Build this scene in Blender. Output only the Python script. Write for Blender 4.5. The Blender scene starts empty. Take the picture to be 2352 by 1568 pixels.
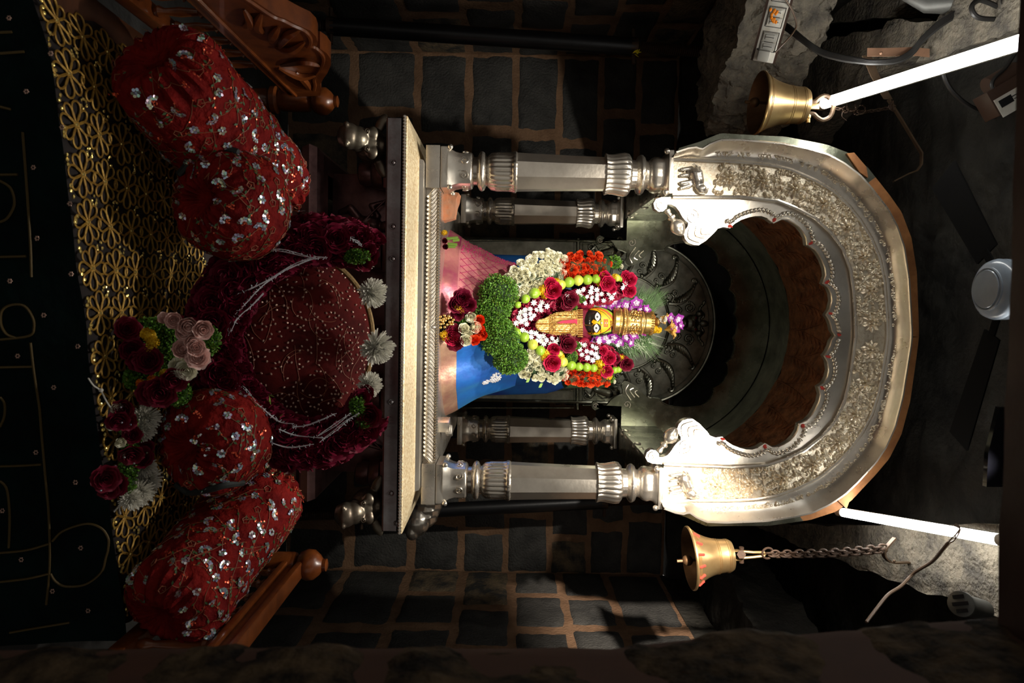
import bpy, bmesh, math, random
from mathutils import Vector, Matrix, noise
random.seed(7)
C = bpy.context.scene.collection
PI = math.pi
V = Vector
R = random.uniform
# ------------------------------------------------------------------ camera
FPX = 1600.0
ZC = 1.6
X0 = 0.10
CAM = V((0, 0, ZC))
ya, pa, ra = math.radians(3.0), math.radians(.36), math.radians(1.2)
FW = V((math.sin(ya)*math.cos(pa), math.cos(ya)*math.cos(pa), math.sin(pa)))
R0 = V((math.cos(ya), -math.sin(ya), 0))
U0 = R0.cross(FW)
EU = U0*math.cos(ra) - R0*math.sin(ra)
EV = U0*math.sin(ra) + R0*math.cos(ra)


def ray(u, v):
    return FW + EU*((u-1176)/FPX) + EV*((v-784)/FPX)


def W(u, v, Y):
    d = ray(u, v)
    return CAM + d*(Y/d.y)


def Wz(u, v, z):
    d = ray(u, v)
    return CAM + d*((z-ZC)/d.z)


def Wp(u, v, p, n):
    d = ray(u, v)
    return CAM + d*((p-CAM).dot(n)/d.dot(n))


cd = bpy.data.cameras.new('camera')
cam = bpy.data.objects.new('camera', cd)
C.objects.link(cam)
cd.sensor_fit = 'HORIZONTAL'
cd.sensor_width = 36
cd.lens = FPX*36/2352
cd.clip_start = .02
M3 = Matrix((EU, -EV, -FW)).transposed()
cam.matrix_world = Matrix.Translation(CAM) @ M3.to_4x4()
cd.dof.use_dof = True
cd.dof.focus_distance = 3.2
cd.dof.aperture_fstop = 5.0
S = bpy.context.scene
S.camera = cam
S.view_settings.view_transform = 'Standard'
S.view_settings.look = 'None'
S.view_settings.gamma = 1
S.view_settings.exposure = 0
S.view_settings.use_curve_mapping = False


# ------------------------------------------------------------------ mesh builder
class MB:
    def __init__(s):
        s.v, s.f, s.m = [], [], []

    def add(s, vs, fs, mi=0):
        b = len(s.v)
        s.v += [V(p) for p in vs]
        for f in fs:
            s.f.append([i+b for i in f])
            s.m.append(mi)

    def grid(s, fn, nu, nv, mi=0, cu=False, cv=False):
        vs = []
        mu = nu if cu else nu+1
        mv = nv if cv else nv+1
        for i in range(mu):
            for j in range(mv):
                vs.append(fn(i/nu, j/nv))
        fs = []
        for i in range(nu):
            for j in range(nv):
                a, b = i, (i+1) % mu
                c, d = j, (j+1) % mv
                fs.append((a*mv+c, b*mv+c, b*mv+d, a*mv+d))
        s.add(vs, fs, mi)

    def box(s, c, sz, rot=None, mi=0, bev=0.0):
        c = V(c)
        hx, hy, hz = sz[0]/2, sz[1]/2, sz[2]/2
        if bev <= 0:
            pts = [V((x, y, z)) for z in (-hz, hz) for y in (-hy, hy) for x in (-hx, hx)]
            fs = [(0, 2, 3, 1), (4, 5, 7, 6), (0, 1, 5, 4), (2, 6, 7, 3), (0, 4, 6, 2), (1, 3, 7, 5)]
        else:
            bm = bmesh.new()
            bmesh.ops.create_cube(bm, size=1)
            for q in bm.verts:
                q.co = V((q.co.x*sz[0], q.co.y*sz[1], q.co.z*sz[2]))
            bmesh.ops.bevel(bm, geom=bm.edges[:], offset=bev, segments=2, affect='EDGES', profile=.6)
            bm.verts.index_update()
            pts = [q.co.copy() for q in bm.verts]
            fs = [[q.index for q in f.verts] for f in bm.faces]
            bm.free()
        if rot is not None:
            pts = [rot @ p for p in pts]
        s.add([p+c for p in pts], fs, mi)

    def tube(s, pts, r, n=8, closed=False, mi=0, flat=1.0):
        pts = [V(p) for p in pts]
        N = len(pts)
        rs = r if isinstance(r, (list, tuple)) else [r]*N
        up = None
        vs = []
        for i, p in enumerate(pts):
            if closed:
                t = pts[(i+1) % N] - pts[i-1]
            else:
                t = pts[min(i+1, N-1)] - pts[max(i-1, 0)]
            if t.length < 1e-9:
                t = V((0, 0, 1))
            t.normalize()
            if up is None:
                up = V((0, 0, 1)) if abs(t.z) < .9 else V((1, 0, 0))
            a = up - t*up.dot(t)
            if a.length < 1e-6:
                a = t.orthogonal()
            a.normalize()
            up = a
            b = t.cross(a)
            for k in range(n):
                w = 2*PI*k/n
                vs.append(p + a*(rs[i]*flat*math.cos(w)) + b*(rs[i]*math.sin(w)))
        fs = []
        for i in range(N if closed else N-1):
            j = (i+1) % N
            for k in range(n):
                l = (k+1) % n
                fs.append((i*n+k, i*n+l, j*n+l, j*n+k))
        if not closed:
            fs.append(tuple(range(n-1, -1, -1)))
            fs.append(tuple((N-1)*n+k for k in range(n)))
        s.add(vs, fs, mi)

    def lathe(s, prof, n=32, M=None, mi=0, mod=None):
        vs = []
        for i, (r, z) in enumerate(prof):
            for k in range(n):
                w = 2*PI*k/n
                q = r*(mod(w, i, z) if mod else 1)
                vs.append(V((q*math.cos(w), q*math.sin(w), z)))
        if M is not None:
            vs = [M @ p for p in vs]
        fs = []
        for i in range(len(prof)-1):
            for k in range(n):
                l = (k+1) % n
                fs.append((i*n+k, i*n+l, (i+1)*n+l, (i+1)*n+k))
        fs.append(tuple(range(n-1, -1, -1)))
        fs.append(tuple((len(prof)-1)*n+k for k in range(n)))
        s.add(vs, fs, mi)

    def ell(s, c, r, rot=None, seg=12, rings=8, mi=0):
        c = V(c)
        if not isinstance(r, (list, tuple)):
            r = (r, r, r)
        vs = [V((0, 0, -r[2]))]
        for i in range(1, rings):
            a = PI*i/rings - PI/2
            for k in range(seg):
                w = 2*PI*k/seg
                vs.append(V((r[0]*math.cos(a)*math.cos(w), r[1]*math.cos(a)*math.sin(w), r[2]*math.sin(a))))
        vs.append(V((0, 0, r[2])))
        fs = []
        for k in range(seg):
            fs.append((0, 1+(k+1) % seg, 1+k))
        for i in range(rings-2):
            for k in range(seg):
                a = 1+i*seg
                b = a+seg
                l = (k+1) % seg
                fs.append((a+k, a+l, b+l, b+k))
        a = 1+(rings-2)*seg
        for k in range(seg):
            fs.append((a+k, a+(k+1) % seg, len(vs)-1))
        if rot is not None:
            vs = [rot @ p for p in vs]
        s.add([p+c for p in vs], fs, mi)

    def prism(s, poly, d, mi=0):
        """poly: list of 3D points (planar), d: extrusion vector"""
        n = len(poly)
        poly = [V(p) for p in poly]
        s.add(poly + [p+d for p in poly], [tuple(range(n)), tuple(range(2*n-1, n-1, -1))] + [((i+1) % n, i, i+n, (i+1) % n+n) for i in range(n)], mi)

    def mesh(s, name, mats, org=V((0, 0, 0)), ang=40):
        me = bpy.data.meshes.new(name)
        me.from_pydata([tuple(p-org) for p in s.v], [], s.f)
        for m in (mats if isinstance(mats, (list, tuple)) else [mats]):
            me.materials.append(m)
        me.polygons.foreach_set('material_index', s.m)
        me.polygons.foreach_set('use_smooth', [True]*len(s.f))
        me.update()
        bm = bmesh.new()
        bm.from_mesh(me)
        bmesh.ops.recalc_face_normals(bm, faces=bm.faces)
        bm.to_mesh(me)
        bm.free()
        me.set_sharp_from_angle(angle=math.radians(ang))
        return me


WL = {}


def thing(name, label, cat, loc=(0, 0, 0), group=None):
    o = bpy.data.objects.new(name, None)
    C.objects.link(o)
    o.empty_display_size = .05
    o.location = loc
    WL[o.name] = V(loc)
    o['label'] = label
    o['category'] = cat
    if group:
        o['group'] = group
    return o


def part(name, mb, mats, parent, label=None, kind=None, ang=40):
    org = WL[parent.name]
    o = bpy.data.objects.new(name, mb.mesh(name, mats, org, ang))
    C.objects.link(o)
    o.parent = parent
    WL[o.name] = org.copy()
    if label:
        o['label'] = label
    if kind:
        o['kind'] = kind
    return o


def solo(name, mb, mats, label, cat, org=(0, 0, 0), group=None, kind=None, ang=40):
    org = V(org)
    o = bpy.data.objects.new(name, mb.mesh(name, mats, org, ang))
    C.objects.link(o)
    o.location = org
    WL[o.name] = org
    if label:
        o['label'] = label
    if cat:
        o['category'] = cat
    if group:
        o['group'] = group
    if kind:
        o['kind'] = kind
    return o


def struct(name, mb, mats, label=None, ang=40):
    return solo(name, mb, mats, label, None, kind='structure', ang=ang)


def inst(name, me, parent, loc, d=(0, -1, 0), sc=1.0, spin=None):
    """instance of a shared mesh as a part: its +Z looks along d"""
    o = bpy.data.objects.new(name, me)
    C.objects.link(o)
    o.parent = parent
    q = V(d).normalized().to_track_quat('Z', 'Y').to_matrix().to_4x4()
    q = q @ Matrix.Rotation(R(0, 2*PI) if spin is None else spin, 4, 'Z')
    s3 = sc if isinstance(sc, (tuple, list)) else (sc, sc, sc)
    o.matrix_basis = Matrix.Translation(V(loc)-WL[parent.name]) @ q @ Matrix.Diagonal((*s3, 1))
    return o


def remesh(o, vox, smooth=6, fac=.5):
    m = o.modifiers.new('r', 'REMESH')
    m.mode = 'VOXEL'
    m.voxel_size = vox
    m.use_smooth_shade = True
    m = o.modifiers.new('s', 'SMOOTH')
    m.iterations = smooth
    m.factor = fac
    return o


def resample(pts, n):
    pts = [V(p) for p in pts]
    L = [0]
    for a, b in zip(pts, pts[1:]):
        L.append(L[-1]+(b-a).length)
    out = []
    j = 0
    for i in range(n+1):
        t = L[-1]*i/n
        while j < len(pts)-2 and L[j+1] < t:
            j += 1
        k = (t-L[j])/max(1e-9, L[j+1]-L[j])
        out.append(pts[j].lerp(pts[j+1], min(1, max(0, k))))
    return out


def spline(pts, n=8, closed=False):
    """Catmull-Rom"""
    pts = [V(p) for p in pts]
    N = len(pts)
    out = []
    for i in range(N if closed else N-1):
        g = (lambda k: pts[k % N]) if closed else (lambda k: pts[min(max(k, 0), N-1)])
        a, b, c, d = g(i-1), g(i), g(i+1), g(i+2)
        for k in range(n):
            t = k/n
            out.append(.5*((2*b)+(c-a)*t+(2*a-5*b+4*c-d)*t*t+(3*b-a-3*c+d)*t**3))
    if not closed:
        out.append(pts[-1])
    return out


def inside(p, poly):
    x, y = p
    c = False
    n = len(poly)
    for i in range(n):
        x1, y1 = poly[i]
        x2, y2 = poly[i-1]
        if (y1 > y) != (y2 > y) and x < (x2-x1)*(y-y1)/(y2-y1)+x1:
            c = not c
    return c


def fill(poly, sp, tries=3000, mx=9999):
    us = [p[0] for p in poly]
    vs = [p[1] for p in poly]
    out = []
    for _ in range(tries):
        p = (R(min(us), max(us)), R(min(vs), max(vs)))
        if inside(p, poly) and all((p[0]-q[0])**2+(p[1]-q[1])**2 > sp*sp for q in out):
            out.append(p)
            if len(out) >= mx:
                break
    return out


# ------------------------------------------------------------------ materials
def mat(name, col, rough=.5, metal=0.0, var=None, bump=None, emit=None, sheen=0, spec=.5, col2=None, sss=0, coat=0, rvar=0):
    m = bpy.data.materials.new(name)
    m.use_nodes = True
    nt = m.node_tree
    b = nt.nodes['Principled BSDF']
    b.inputs['Base Color'].default_value = (*col, 1)
    b.inputs['Roughness'].default_value = rough
    b.inputs['Metallic'].default_value = metal
    b.inputs['Specular IOR Level'].default_value = spec
    if sheen:
        b.inputs['Sheen Weight'].default_value = sheen
        b.inputs['Sheen Tint'].default_value = (min(1, col[0]*4+.1), min(1, col[1]*4+.05), min(1, col[2]*4+.05), 1)
    if coat:
        b.inputs['Coat Weight'].default_value = coat
    if emit:
        b.inputs['Emission Color'].default_value = (*emit[0], 1)
        b.inputs['Emission Strength'].default_value = emit[1]
    tc = nt.nodes.new('ShaderNodeTexCoord')
    if var:
        n = nt.nodes.new('ShaderNodeTexNoise')
        n.inputs['Scale'].default_value = var[0]
        n.inputs['Detail'].default_value = 6
        n.inputs['Roughness'].default_value = .65
        nt.links.new(tc.outputs['Object'], n.inputs['Vector'])
        r = nt.nodes.new('ShaderNodeValToRGB')
        r.color_ramp.elements[0].position = var[2] if len(var) > 2 else .35
        r.color_ramp.elements[1].position = var[3] if len(var) > 3 else .68
        c2 = col2 or tuple(c*(1-var[1]) for c in col)
        r.color_ramp.elements[0].color = (*c2, 1)
        r.color_ramp.elements[1].color = (*col, 1)
        nt.links.new(n.outputs['Fac'], r.inputs['Fac'])
        nt.links.new(r.outputs['Color'], b.inputs['Base Color'])
        if rvar:
            mr = nt.nodes.new('ShaderNodeMapRange')
            mr.inputs['To Min'].default_value = rough-rvar
            mr.inputs['To Max'].default_value = rough+rvar
            nt.links.new(n.outputs['Fac'], mr.inputs['Value'])
            nt.links.new(mr.outputs['Result'], b.inputs['Roughness'])
    if bump:
        n = nt.nodes.new('ShaderNodeTexNoise')
        n.inputs['Scale'].default_value = bump[0]
        n.inputs['Detail'].default_value = bump[3] if len(bump) > 3 else 5
        nt.links.new(tc.outputs['Object'], n.inputs['Vector'])
        bp = nt.nodes.new('ShaderNodeBump')
        bp.inputs['Strength'].default_value = bump[1]
        bp.inputs['Distance'].default_value = bump[2] if len(bump) > 2 else .01
        nt.links.new(n.outputs['Fac'], bp.inputs['Height'])
        nt.links.new(bp.outputs['Normal'], b.inputs['Normal'])
    return m


def cellmat(name, cols, scale, rough, metal):
    """flat random cell colours out of a list (sequins, foil)"""
    m = mat(name, cols[0], rough, metal)
    nt = m.node_tree
    tc = nt.nodes.new('ShaderNodeTexCoord')
    vo = nt.nodes.new('ShaderNodeTexVoronoi')
    vo.inputs['Scale'].default_value = scale
    nt.links.new(tc.outputs['Object'], vo.inputs['Vector'])
    r = nt.nodes.new('ShaderNodeValToRGB')
    r.color_ramp.interpolation = 'CONSTANT'
    el = r.color_ramp.elements
    while len(el) < len(cols):
        el.new(.5)
    for i, c in enumerate(cols):
        el[i].position = i/len(cols)
        el[i].color = (*c, 1)
    sx = nt.nodes.new('ShaderNodeSeparateColor')
    nt.links.new(vo.outputs['Color'], sx.inputs['Color'])
    nt.links.new(sx.outputs[0], r.inputs['Fac'])
    nt.links.new(r.outputs['Color'], nt.nodes['Principled BSDF'].inputs['Base Color'])
    return m


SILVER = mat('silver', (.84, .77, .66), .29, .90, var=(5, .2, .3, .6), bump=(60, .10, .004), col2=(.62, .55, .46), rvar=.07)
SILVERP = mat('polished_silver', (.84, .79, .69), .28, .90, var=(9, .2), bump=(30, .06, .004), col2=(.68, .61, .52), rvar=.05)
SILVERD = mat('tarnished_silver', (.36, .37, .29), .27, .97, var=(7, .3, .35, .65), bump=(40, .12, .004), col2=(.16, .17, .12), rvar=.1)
LEDGEM = mat('chased_gilt_silver', (.90, .77, .52), .42, .35, var=(90, .4, .35, .6), bump=(140, .7, .005), col2=(.62, .43, .20))
SILVERE = mat('chased_silver', (.84, .75, .59), .38, .72, var=(70, .4, .3, .55), bump=(150, .5, .004), col2=(.62, .48, .32))
BACKM = mat('blackened_silver', (.42, .425, .35), .30, .95, var=(9, .3), bump=(60, .08, .003), col2=(.17, .175, .14), rvar=.08)
COPPERB = mat('copper_board', (.46, .20, .07), .5, .45, var=(12, .4), bump=(40, .3, .004), col2=(.25, .10, .035))
COPPERD = mat('embossed_copper', (.60, .26, .11), .5, .3, var=(18, .5), bump=(45, .9, .012), col2=(.22, .085, .035))
PEDM = mat('dull_copper_silver', (.34, .19, .18), .38, .75, var=(9, .4), bump=(40, .1, .004), col2=(.14, .075, .075))
HEADM = mat('old_cast_silver', (.23, .205, .15), .38, .85, var=(10, .4), bump=(60, .05, .004), col2=(.16, .12, .09))
BANDM = mat('riveted_silver_band', (.30, .29, .29), .33, .88, var=(6, .5), bump=(16, .25, .01), col2=(.18, .13, .13))
GOLD = mat('gold', (.83, .56, .20), .30, .88, var=(60, .35), bump=(140, .3, .002), col2=(.52, .30, .08))
GOLDD = mat('gold_dark', (.50, .28, .08), .35, .85, var=(60, .4))
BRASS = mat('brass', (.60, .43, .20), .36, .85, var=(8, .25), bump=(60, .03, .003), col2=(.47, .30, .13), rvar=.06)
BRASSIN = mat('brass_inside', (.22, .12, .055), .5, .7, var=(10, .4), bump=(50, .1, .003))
STONE = mat('basalt', (.064, .062, .056), .75, 0, var=(5, .5, .3, .7), bump=(70, .9, .012, 8), col2=(.020, .020, .019), spec=.35)
STONEB = mat('stained_basalt', (.15, .11, .065), .8, 0, var=(8, .4, .4, .62), bump=(60, .9, .012, 8), col2=(.03, .03, .028), spec=.3)
MORTAR = mat('brown_mortar', (.23, .135, .078), .85, 0, var=(7, .4), bump=(60, .8, .01), col2=(.14, .08, .045), spec=.2)
ROUGH = mat('rough_lit_stone', (.24, .21, .16), .85, 0, var=(9, .5, .35, .62), bump=(45, 1.0, .02, 8), col2=(.09, .082, .07), spec=.2)  # paler copy of the ceiling stone, tube light put into the colour
ROUGHD = mat('shaded_ceiling_stone', (.036, .034, .028), .75, 0, var=(4, .5, .35, .7), bump=(22, 1.0, .02, 8), col2=(.012, .0115, .010), spec=.2)  # darker copy of the ceiling stone, shade put into the colour
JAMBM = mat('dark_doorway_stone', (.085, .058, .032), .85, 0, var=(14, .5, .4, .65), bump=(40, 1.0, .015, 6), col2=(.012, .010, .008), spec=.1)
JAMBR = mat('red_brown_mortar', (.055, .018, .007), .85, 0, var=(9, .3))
FLOORM = mat('floor_stone', (.035, .033, .03), .7, 0, var=(5, .5), bump=(30, .5, .01))
LINTM = mat('dark_red_lintel_wood', (.040, .014, .009), .5, 0, var=(6, .5), bump=(30, .3, .004))
WOOD = mat('varnished_wood', (.20, .052, .010), .32, 0, var=(14, .5, .35, .65), bump=(70, .08, .003), col2=(.10, .024, .005), coat=.3)
WOODD = mat('dark_wood', (.10, .035, .014), .4, 0, var=(14, .5))
REDV = mat('red_velvet', (.24, .011, .008), .8, 0, var=(14, .55, .35, .65), bump=(28, 1.0, .02, 4), col2=(.10, .003, .004), spec=.12)
MARV = mat('maroon_velvet', (.085, .006, .005), .8, 0, var=(9, .5, .35, .65), bump=(30, .4, .008), col2=(.035, .003, .003), spec=.1)
GREENV = mat('green_velvet', (.0020, .0105, .0095), .8, 0, var=(5, .5), bump=(9, .5, .02), col2=(.0005, .002, .002), sheen=.08, spec=.1)
NETM = mat('dark_net', (.012, .0045, .0025), .8, 0, var=(60, .5))
GTHREAD = mat('gold_thread', (.52, .31, .055), .45, .45, bump=(400, .5, .002), col2=(.3, .16, .03), var=(30, .4))
GTHREADD = mat('old_gold_thread', (.10, .065, .018), .5, .3, bump=(400, .5, .002))
GSEQ = mat('gold_sequin', (.95, .72, .22), .2, .75)
SEQ = cellmat('iridescent_sequin', [(.95, .95, .95), (.62, .72, .98), (.55, .95, .72), (.95, .72, .9), (.72, .62, .95), (.9, .9, .6), (.55, .85, .95), (.9, .9, .95)], 130, .2, .78)
RSEQ = mat('red_sequin', (.85, .13, .06), .25, .6)
TSEQ = mat('champagne_sequin', (.50, .32, .25), .3, .5)
VINE = mat('tan_thread', (.28, .085, .04), .6)
LEAFE = mat('green_thread', (.05, .10, .03), .6)
TINSEL = mat('silver_tinsel', (.88, .90, .95), .25, .35)
BLACKC = mat('black_cloth_band', (.012, .016, .015), .7)
PIPING = mat('gold_piping', (.26, .16, .055), .5, .3, var=(120, .5), bump=(200, .6, .003))
C_MAR = mat('maroon_rose', (.21, .006, .032), .6, 0, var=(30, .5), spec=.2)
C_DMR = mat('dark_rose', (.22, .008, .03), .55, 0, var=(25, .5), spec=.3)
C_CRI = mat('crimson_rose', (.58, .012, .065), .5, 0, var=(25, .35), spec=.3)
C_WHI = mat('white_rose', (.90, .87, .72), .5, 0, var=(22, .1), col2=(.84, .82, .62), spec=.3)
C_ORA = mat('orange_rose', (.82, .105, .018), .5, 0, var=(22, .4), col2=(.70, .045, .012), spec=.3)
C_PNK = mat('pink_rose', (.90, .50, .47), .5, 0, var=(18, .3), col2=(.95, .80, .72), spec=.3)
C_JAS = mat('white_petal', (.74, .74, .72), .5)
C_CHR = mat('white_chrysanthemum', (.93, .91, .82), .55, 0, var=(20, .1))
C_YEL = mat('yellow_marigold', (.88, .56, .01), .55, 0, var=(40, .25))
C_ORM = mat('orange_marigold', (.9, .25, .0), .55)
C_MOSS = mat('curly_green_leaf', (.17, .36, .04), .5, 0, var=(60, .6, .3, .7), col2=(.04, .12, .014), spec=.35)
C_MOSSY = mat('yellow_green_leaf', (.19, .24, .015), .55, 0, var=(40, .5), col2=(.06, .11, .012))
C_MOSSC = mat('moss_core', (.012, .035, .006), .8)
C_LIME = mat('green_lime', (.32, .50, .035), .32, 0, var=(9, .25), bump=(260, .12, .002), col2=(.25, .42, .03), coat=.2)
C_LIMY = mat('yellow_lime', (.62, .66, .09), .32, 0, var=(9, .2), bump=(260, .12, .002), coat=.2)
C_ORC = mat('purple_orchid', (.38, .045, .36), .5, 0, var=(40, .5), col2=(.24, .02, .28))
C_ORW = mat('pale_orchid', (.78, .62, .74), .5)
C_LILY = mat('golden_lily', (.72, .42, .09), .5, 0, var=(20, .3))
C_FERN = mat('fern_green', (.07, .17, .025), .55, 0, var=(30, .5))
C_STEM = mat('green_stem', (.20, .34, .05), .45)
C_BABY = mat('pale_needle', (.40, .46, .30), .4)
C_PTL = mat('crimson_petal', (.40, .008, .045), .5, 0, var=(30, .5), col2=(.22, .005, .03))
IDOL = mat('black_polished_stone', (.016, .015, .012), .16, 0, coat=.4)
P_YEL = mat('turmeric_paint', (.90, .46, .005), .5)
P_RED = mat('vermilion_paint', (.80, .075, .025), .5)
P_ORG = mat('orange_paint', (.72, .15, .04), .5)
P_GRN = mat('green_paint', (.34, .55, .03), .5)
P_WHI = mat('white_paint', (.86, .83, .78), .5)
P_BLK = mat('black_paint', (.012, .011, .01), .35)
BLUE = mat('blue_silk', (.012, .16, .52), .42, .25, var=(5, .5, .3, .7), bump=(7, .35, .02), col2=(.02, .06, .38), sheen=.3)
BLUED = mat('dark_blue_silk', (.006, .07, .22), .45, .2, var=(6, .6), col2=(.008, .02, .12))
PINK = mat('pink_silk', (.62, .235, .215), .45, .25, var=(30, .25), bump=(120, .2, .002), col2=(.50, .15, .18))
PINKL = mat('magenta_thread', (.42, .02, .12), .5)
ZARI = mat('gold_silk_border', (.66, .42, .26), .38, .5, var=(8, .4), bump=(14, .5, .01), col2=(.40, .17, .14))
ZARIP = mat('pink_gold_border', (.58, .25, .19), .4, .4, var=(7, .5), bump=(14, .5, .01), col2=(.42, .06, .14))
ZTHR = mat('silver_thread', (.78, .76, .78), .4, .2)
SAFF = mat('vermilion_paste', (.50, .16, .06), .75, 0, var=(20, .5), bump=(60, .5, .005), col2=(.38, .2, .12))
IRON = mat('black_pipe', (.014, .014, .015), .36, .3, var=(7, .4), bump=(50, .1, .003))
RUST = mat('rusty_iron', (.065, .036, .02), .6, .5, var=(40, .5), bump=(120, .3, .002), col2=(.05, .03, .02))
STRAP = mat('flat_iron', (.16, .105, .06), .5, .5, var=(14, .4), col2=(.08, .05, .03))
COPST = mat('copper_strap', (.42, .23, .14), .5, .4, var=(10, .3))
PLAST = mat('white_plastic', (.62, .60, .53), .4, 0, var=(18, .3, .3, .5), col2=(.50, .45, .36))
PLASTD = mat('grey_socket', (.40, .39, .35), .45)
PLASTB = mat('brown_plastic', (.055, .03, .02), .4)
DARKP = mat('dark_plastic', (.012, .012, .013), .3)
FROST = mat('frosted_plastic', (.30, .36, .43), .25, 0, var=(4, .3), coat=.3)
CABLE = mat('black_cable', (.014, .013, .012), .4)
CABLEB = mat('brown_cable', (.10, .06, .035), .5)
FANM = mat('fan_blade_grey', (.006, .006, .006), .9, spec=.05)
GLOSSB = mat('gloss_black', (.004, .004, .006), .08, 0, coat=.5)
GREYM = mat('grey_cast_metal', (.12, .12, .11), .45, .4, var=(10, .4))
TUBE = mat('lamp_tube', (1, 1, 1), .4, emit=((1, .98, .93), 34))
YFOIL = mat('yellow_foil', (.85, .70, .02), .3, .4)
STRING = mat('white_thread', (.6, .57, .5), .7)
REDP = mat('red_powder', (.45, .035, .02), .8)


# ================================================================== ROOM
def nz(p, sc, seed=0):
    return noise.noise(V((p[0]*sc+seed*7.3, p[1]*sc-seed*3.1, p[2]*sc+seed*1.7)))


def stone_wall(mb, zs, joints, fn, s0, s1, gap=.013, bulge=.014, seed=0, div=9, rough=.006):
    """zs: course heights; joints: per course list of joint positions along s"""
    nb = 24
    mb.grid(lambda a, b: fn(s0+(s1-s0)*a, zs[0]+(zs[-1]-zs[0])*b, .004*nz((a*9, b*9, seed), 3)), nb, nb, 1)
    k = 0
    for ci in range(len(zs)-1):
        js = [s0]+sorted(joints[ci])+[s1]
        for a, b in zip(js, js[1:]):
            k += 1
            za, zb = zs[ci]+gap*R(.3, .7), zs[ci+1]-gap*R(.3, .7)
            sa, sb = a+gap*R(.3, .7)*(1 if b > a else -1), b-gap*R(.3, .7)*(1 if b > a else -1)
            off = R(-.003, .004)
            mi = 2 if R(0, 1) < .12 else 0

            def f(u, v, sa=sa, sb=sb, za=za, zb=zb, k=k, off=off):
                e = 1-max(abs(2*u-1), abs(2*v-1))**6
                cr = (abs(2*u-1)*abs(2*v-1))**5
                uu = u+(.5-u)*.03*cr
                vv = v+(.5-v)*.03*cr
                s = sa+(sb-sa)*uu+.010*nz((uu*(sb-sa)*6, vv*3, k), 1.3, seed)
                z = za+(zb-za)*vv+.010*nz((uu*3, vv*3, k+50), 1.3, seed)
                h = -.012+(bulge+.012+off)*e+rough*nz((s*9, z*9, k), 1.0, seed)+rough*.6*nz((s*26, z*26, k), 1.0, seed)
                return fn(s, z, h)
            mb.grid(f, div, div, mi)


def hexa(mb, c8, div=(10, 10, 4), amp=.02, sc=5, seed=0, mi=0):
    """rough block: 8 corners (z-,y-,x- order like a box)"""
    c8 = [V(c) for c in c8]

    def P(a, b, c):
        q = [c8[0].lerp(c8[1], a), c8[2].lerp(c8[3], a), c8[4].lerp(c8[5], a), c8[6].lerp(c8[7], a)]
        p = q[0].lerp(q[1], b).lerp(q[2].lerp(q[3], b), c)
        d = V((nz(p, sc, seed), nz(p, sc, seed+11), nz(p, sc, seed+23)))*amp
        d += V((nz(p, sc*4, seed), nz(p, sc*4, seed+11), nz(p, sc*4, seed+23)))*amp*.45+V((nz(p, sc*11, seed), nz(p, sc*11, seed+5), nz(p, sc*11, seed+9)))*amp*.22
        return p+d
    nx, ny, nzz = div
    mb.grid(lambda a, b: P(a, b, 0), nx, ny, mi)
    mb.grid(lambda a, b: P(a, b, 1), nx, ny, mi)
    mb.grid(lambda a, b: P(a, 0, b), nx, nzz, mi)
    mb.grid(lambda a, b: P(a, 1, b), nx, nzz, mi)
    mb.grid(lambda a, b: P(0, a, b), ny, nzz, mi)
    mb.grid(lambda a, b: P(1, a, b), ny, nzz, mi)


XL, XR, YB = -1.72, 1.91, 4.9
zoff = [-1.55, -1.10, -.655, -.30, .020, .325, .61, .87, 1.15]
zs = [ZC+q for q in zoff]
mb = MB()
jb = [[-1.2, -.5, .3, 1.1, 1.6], [-1.32, -.6, .1, .8, 1.35], [-1.15, -.45, .35, 1.0, 1.55], [-1.20, -.62, -.1, .5, 1.14, 1.62],
      [-1.18, -.4, .2, .9, 1.49], [-1.12, -.55, .1, .75, 1.27, 1.66], [-1.34, -.7, 0, .6, 1.58], [-1.24, -.5, .25, .95, 1.50]]
stone_wall(mb, zs, jb, lambda s, z, h: V((s, YB-h, z)), XL-.02, XR+.02, seed=1, div=14)
hexa(mb, [(XL, YB-.10, zs[-1]), (XR, YB-.10, zs[-1]), (XL, YB+.2, zs[-1]), (XR, YB+.2, zs[-1]),
          (XL, YB-.10, 3.7), (XR, YB-.10, 3.7), (XL, YB+.2, 3.7), (XR, YB+.2, 3.7)], (30, 3, 12), .03, 3, 5, 3)
mb.grid(lambda a, b: V((XL+(XR-XL)*a, YB, -.02+(zs[0]+.02)*b)), 4, 2, 0)
struct('wall_back', mb, [STONE, MORTAR, STONEB, ROUGHD])
mb = MB()
jl = [[2.2, 3.3, 4.2], [1.9, 3.0, 4.0, 4.55], [2.3, 3.2, 4.28], [2.0, 3.1, 4.12], [2.4, 3.3, 4.0, 4.45], [2.2, 3.2, 4.3], [2.5, 3.4, 4.1], [2.2, 3.5, 4.35]]
stone_wall(mb, zs, jl, lambda s, z, h: V((XL+h, s, z)), 1.3, YB+.02, seed=2, div=12)
hexa(mb, [(XL-.2, 1.3, zs[-1]), (XL+.08, 1.3, zs[-1]), (XL-.2, YB, zs[-1]), (XL+.08, YB, zs[-1]),
          (XL-.2, 1.3, 3.7), (XL+.08, 1.3, 3.7), (XL-.2, YB, 3.7), (XL+.08, YB, 3.7)], (3, 20, 10), .03, 3, 6, 3)
mb.grid(lambda a, b: V((XL, 1.3+(YB-1.3)*a, -.02+(zs[0]+.02)*b)), 4, 2, 0)
struct('wall_left', mb, [STONE, MORTAR, STONEB, ROUGHD])
zr = [ZC+q for q in (-1.55, -1.10, -.66, -.28, .06, .40, .72, 1.12)]
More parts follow.
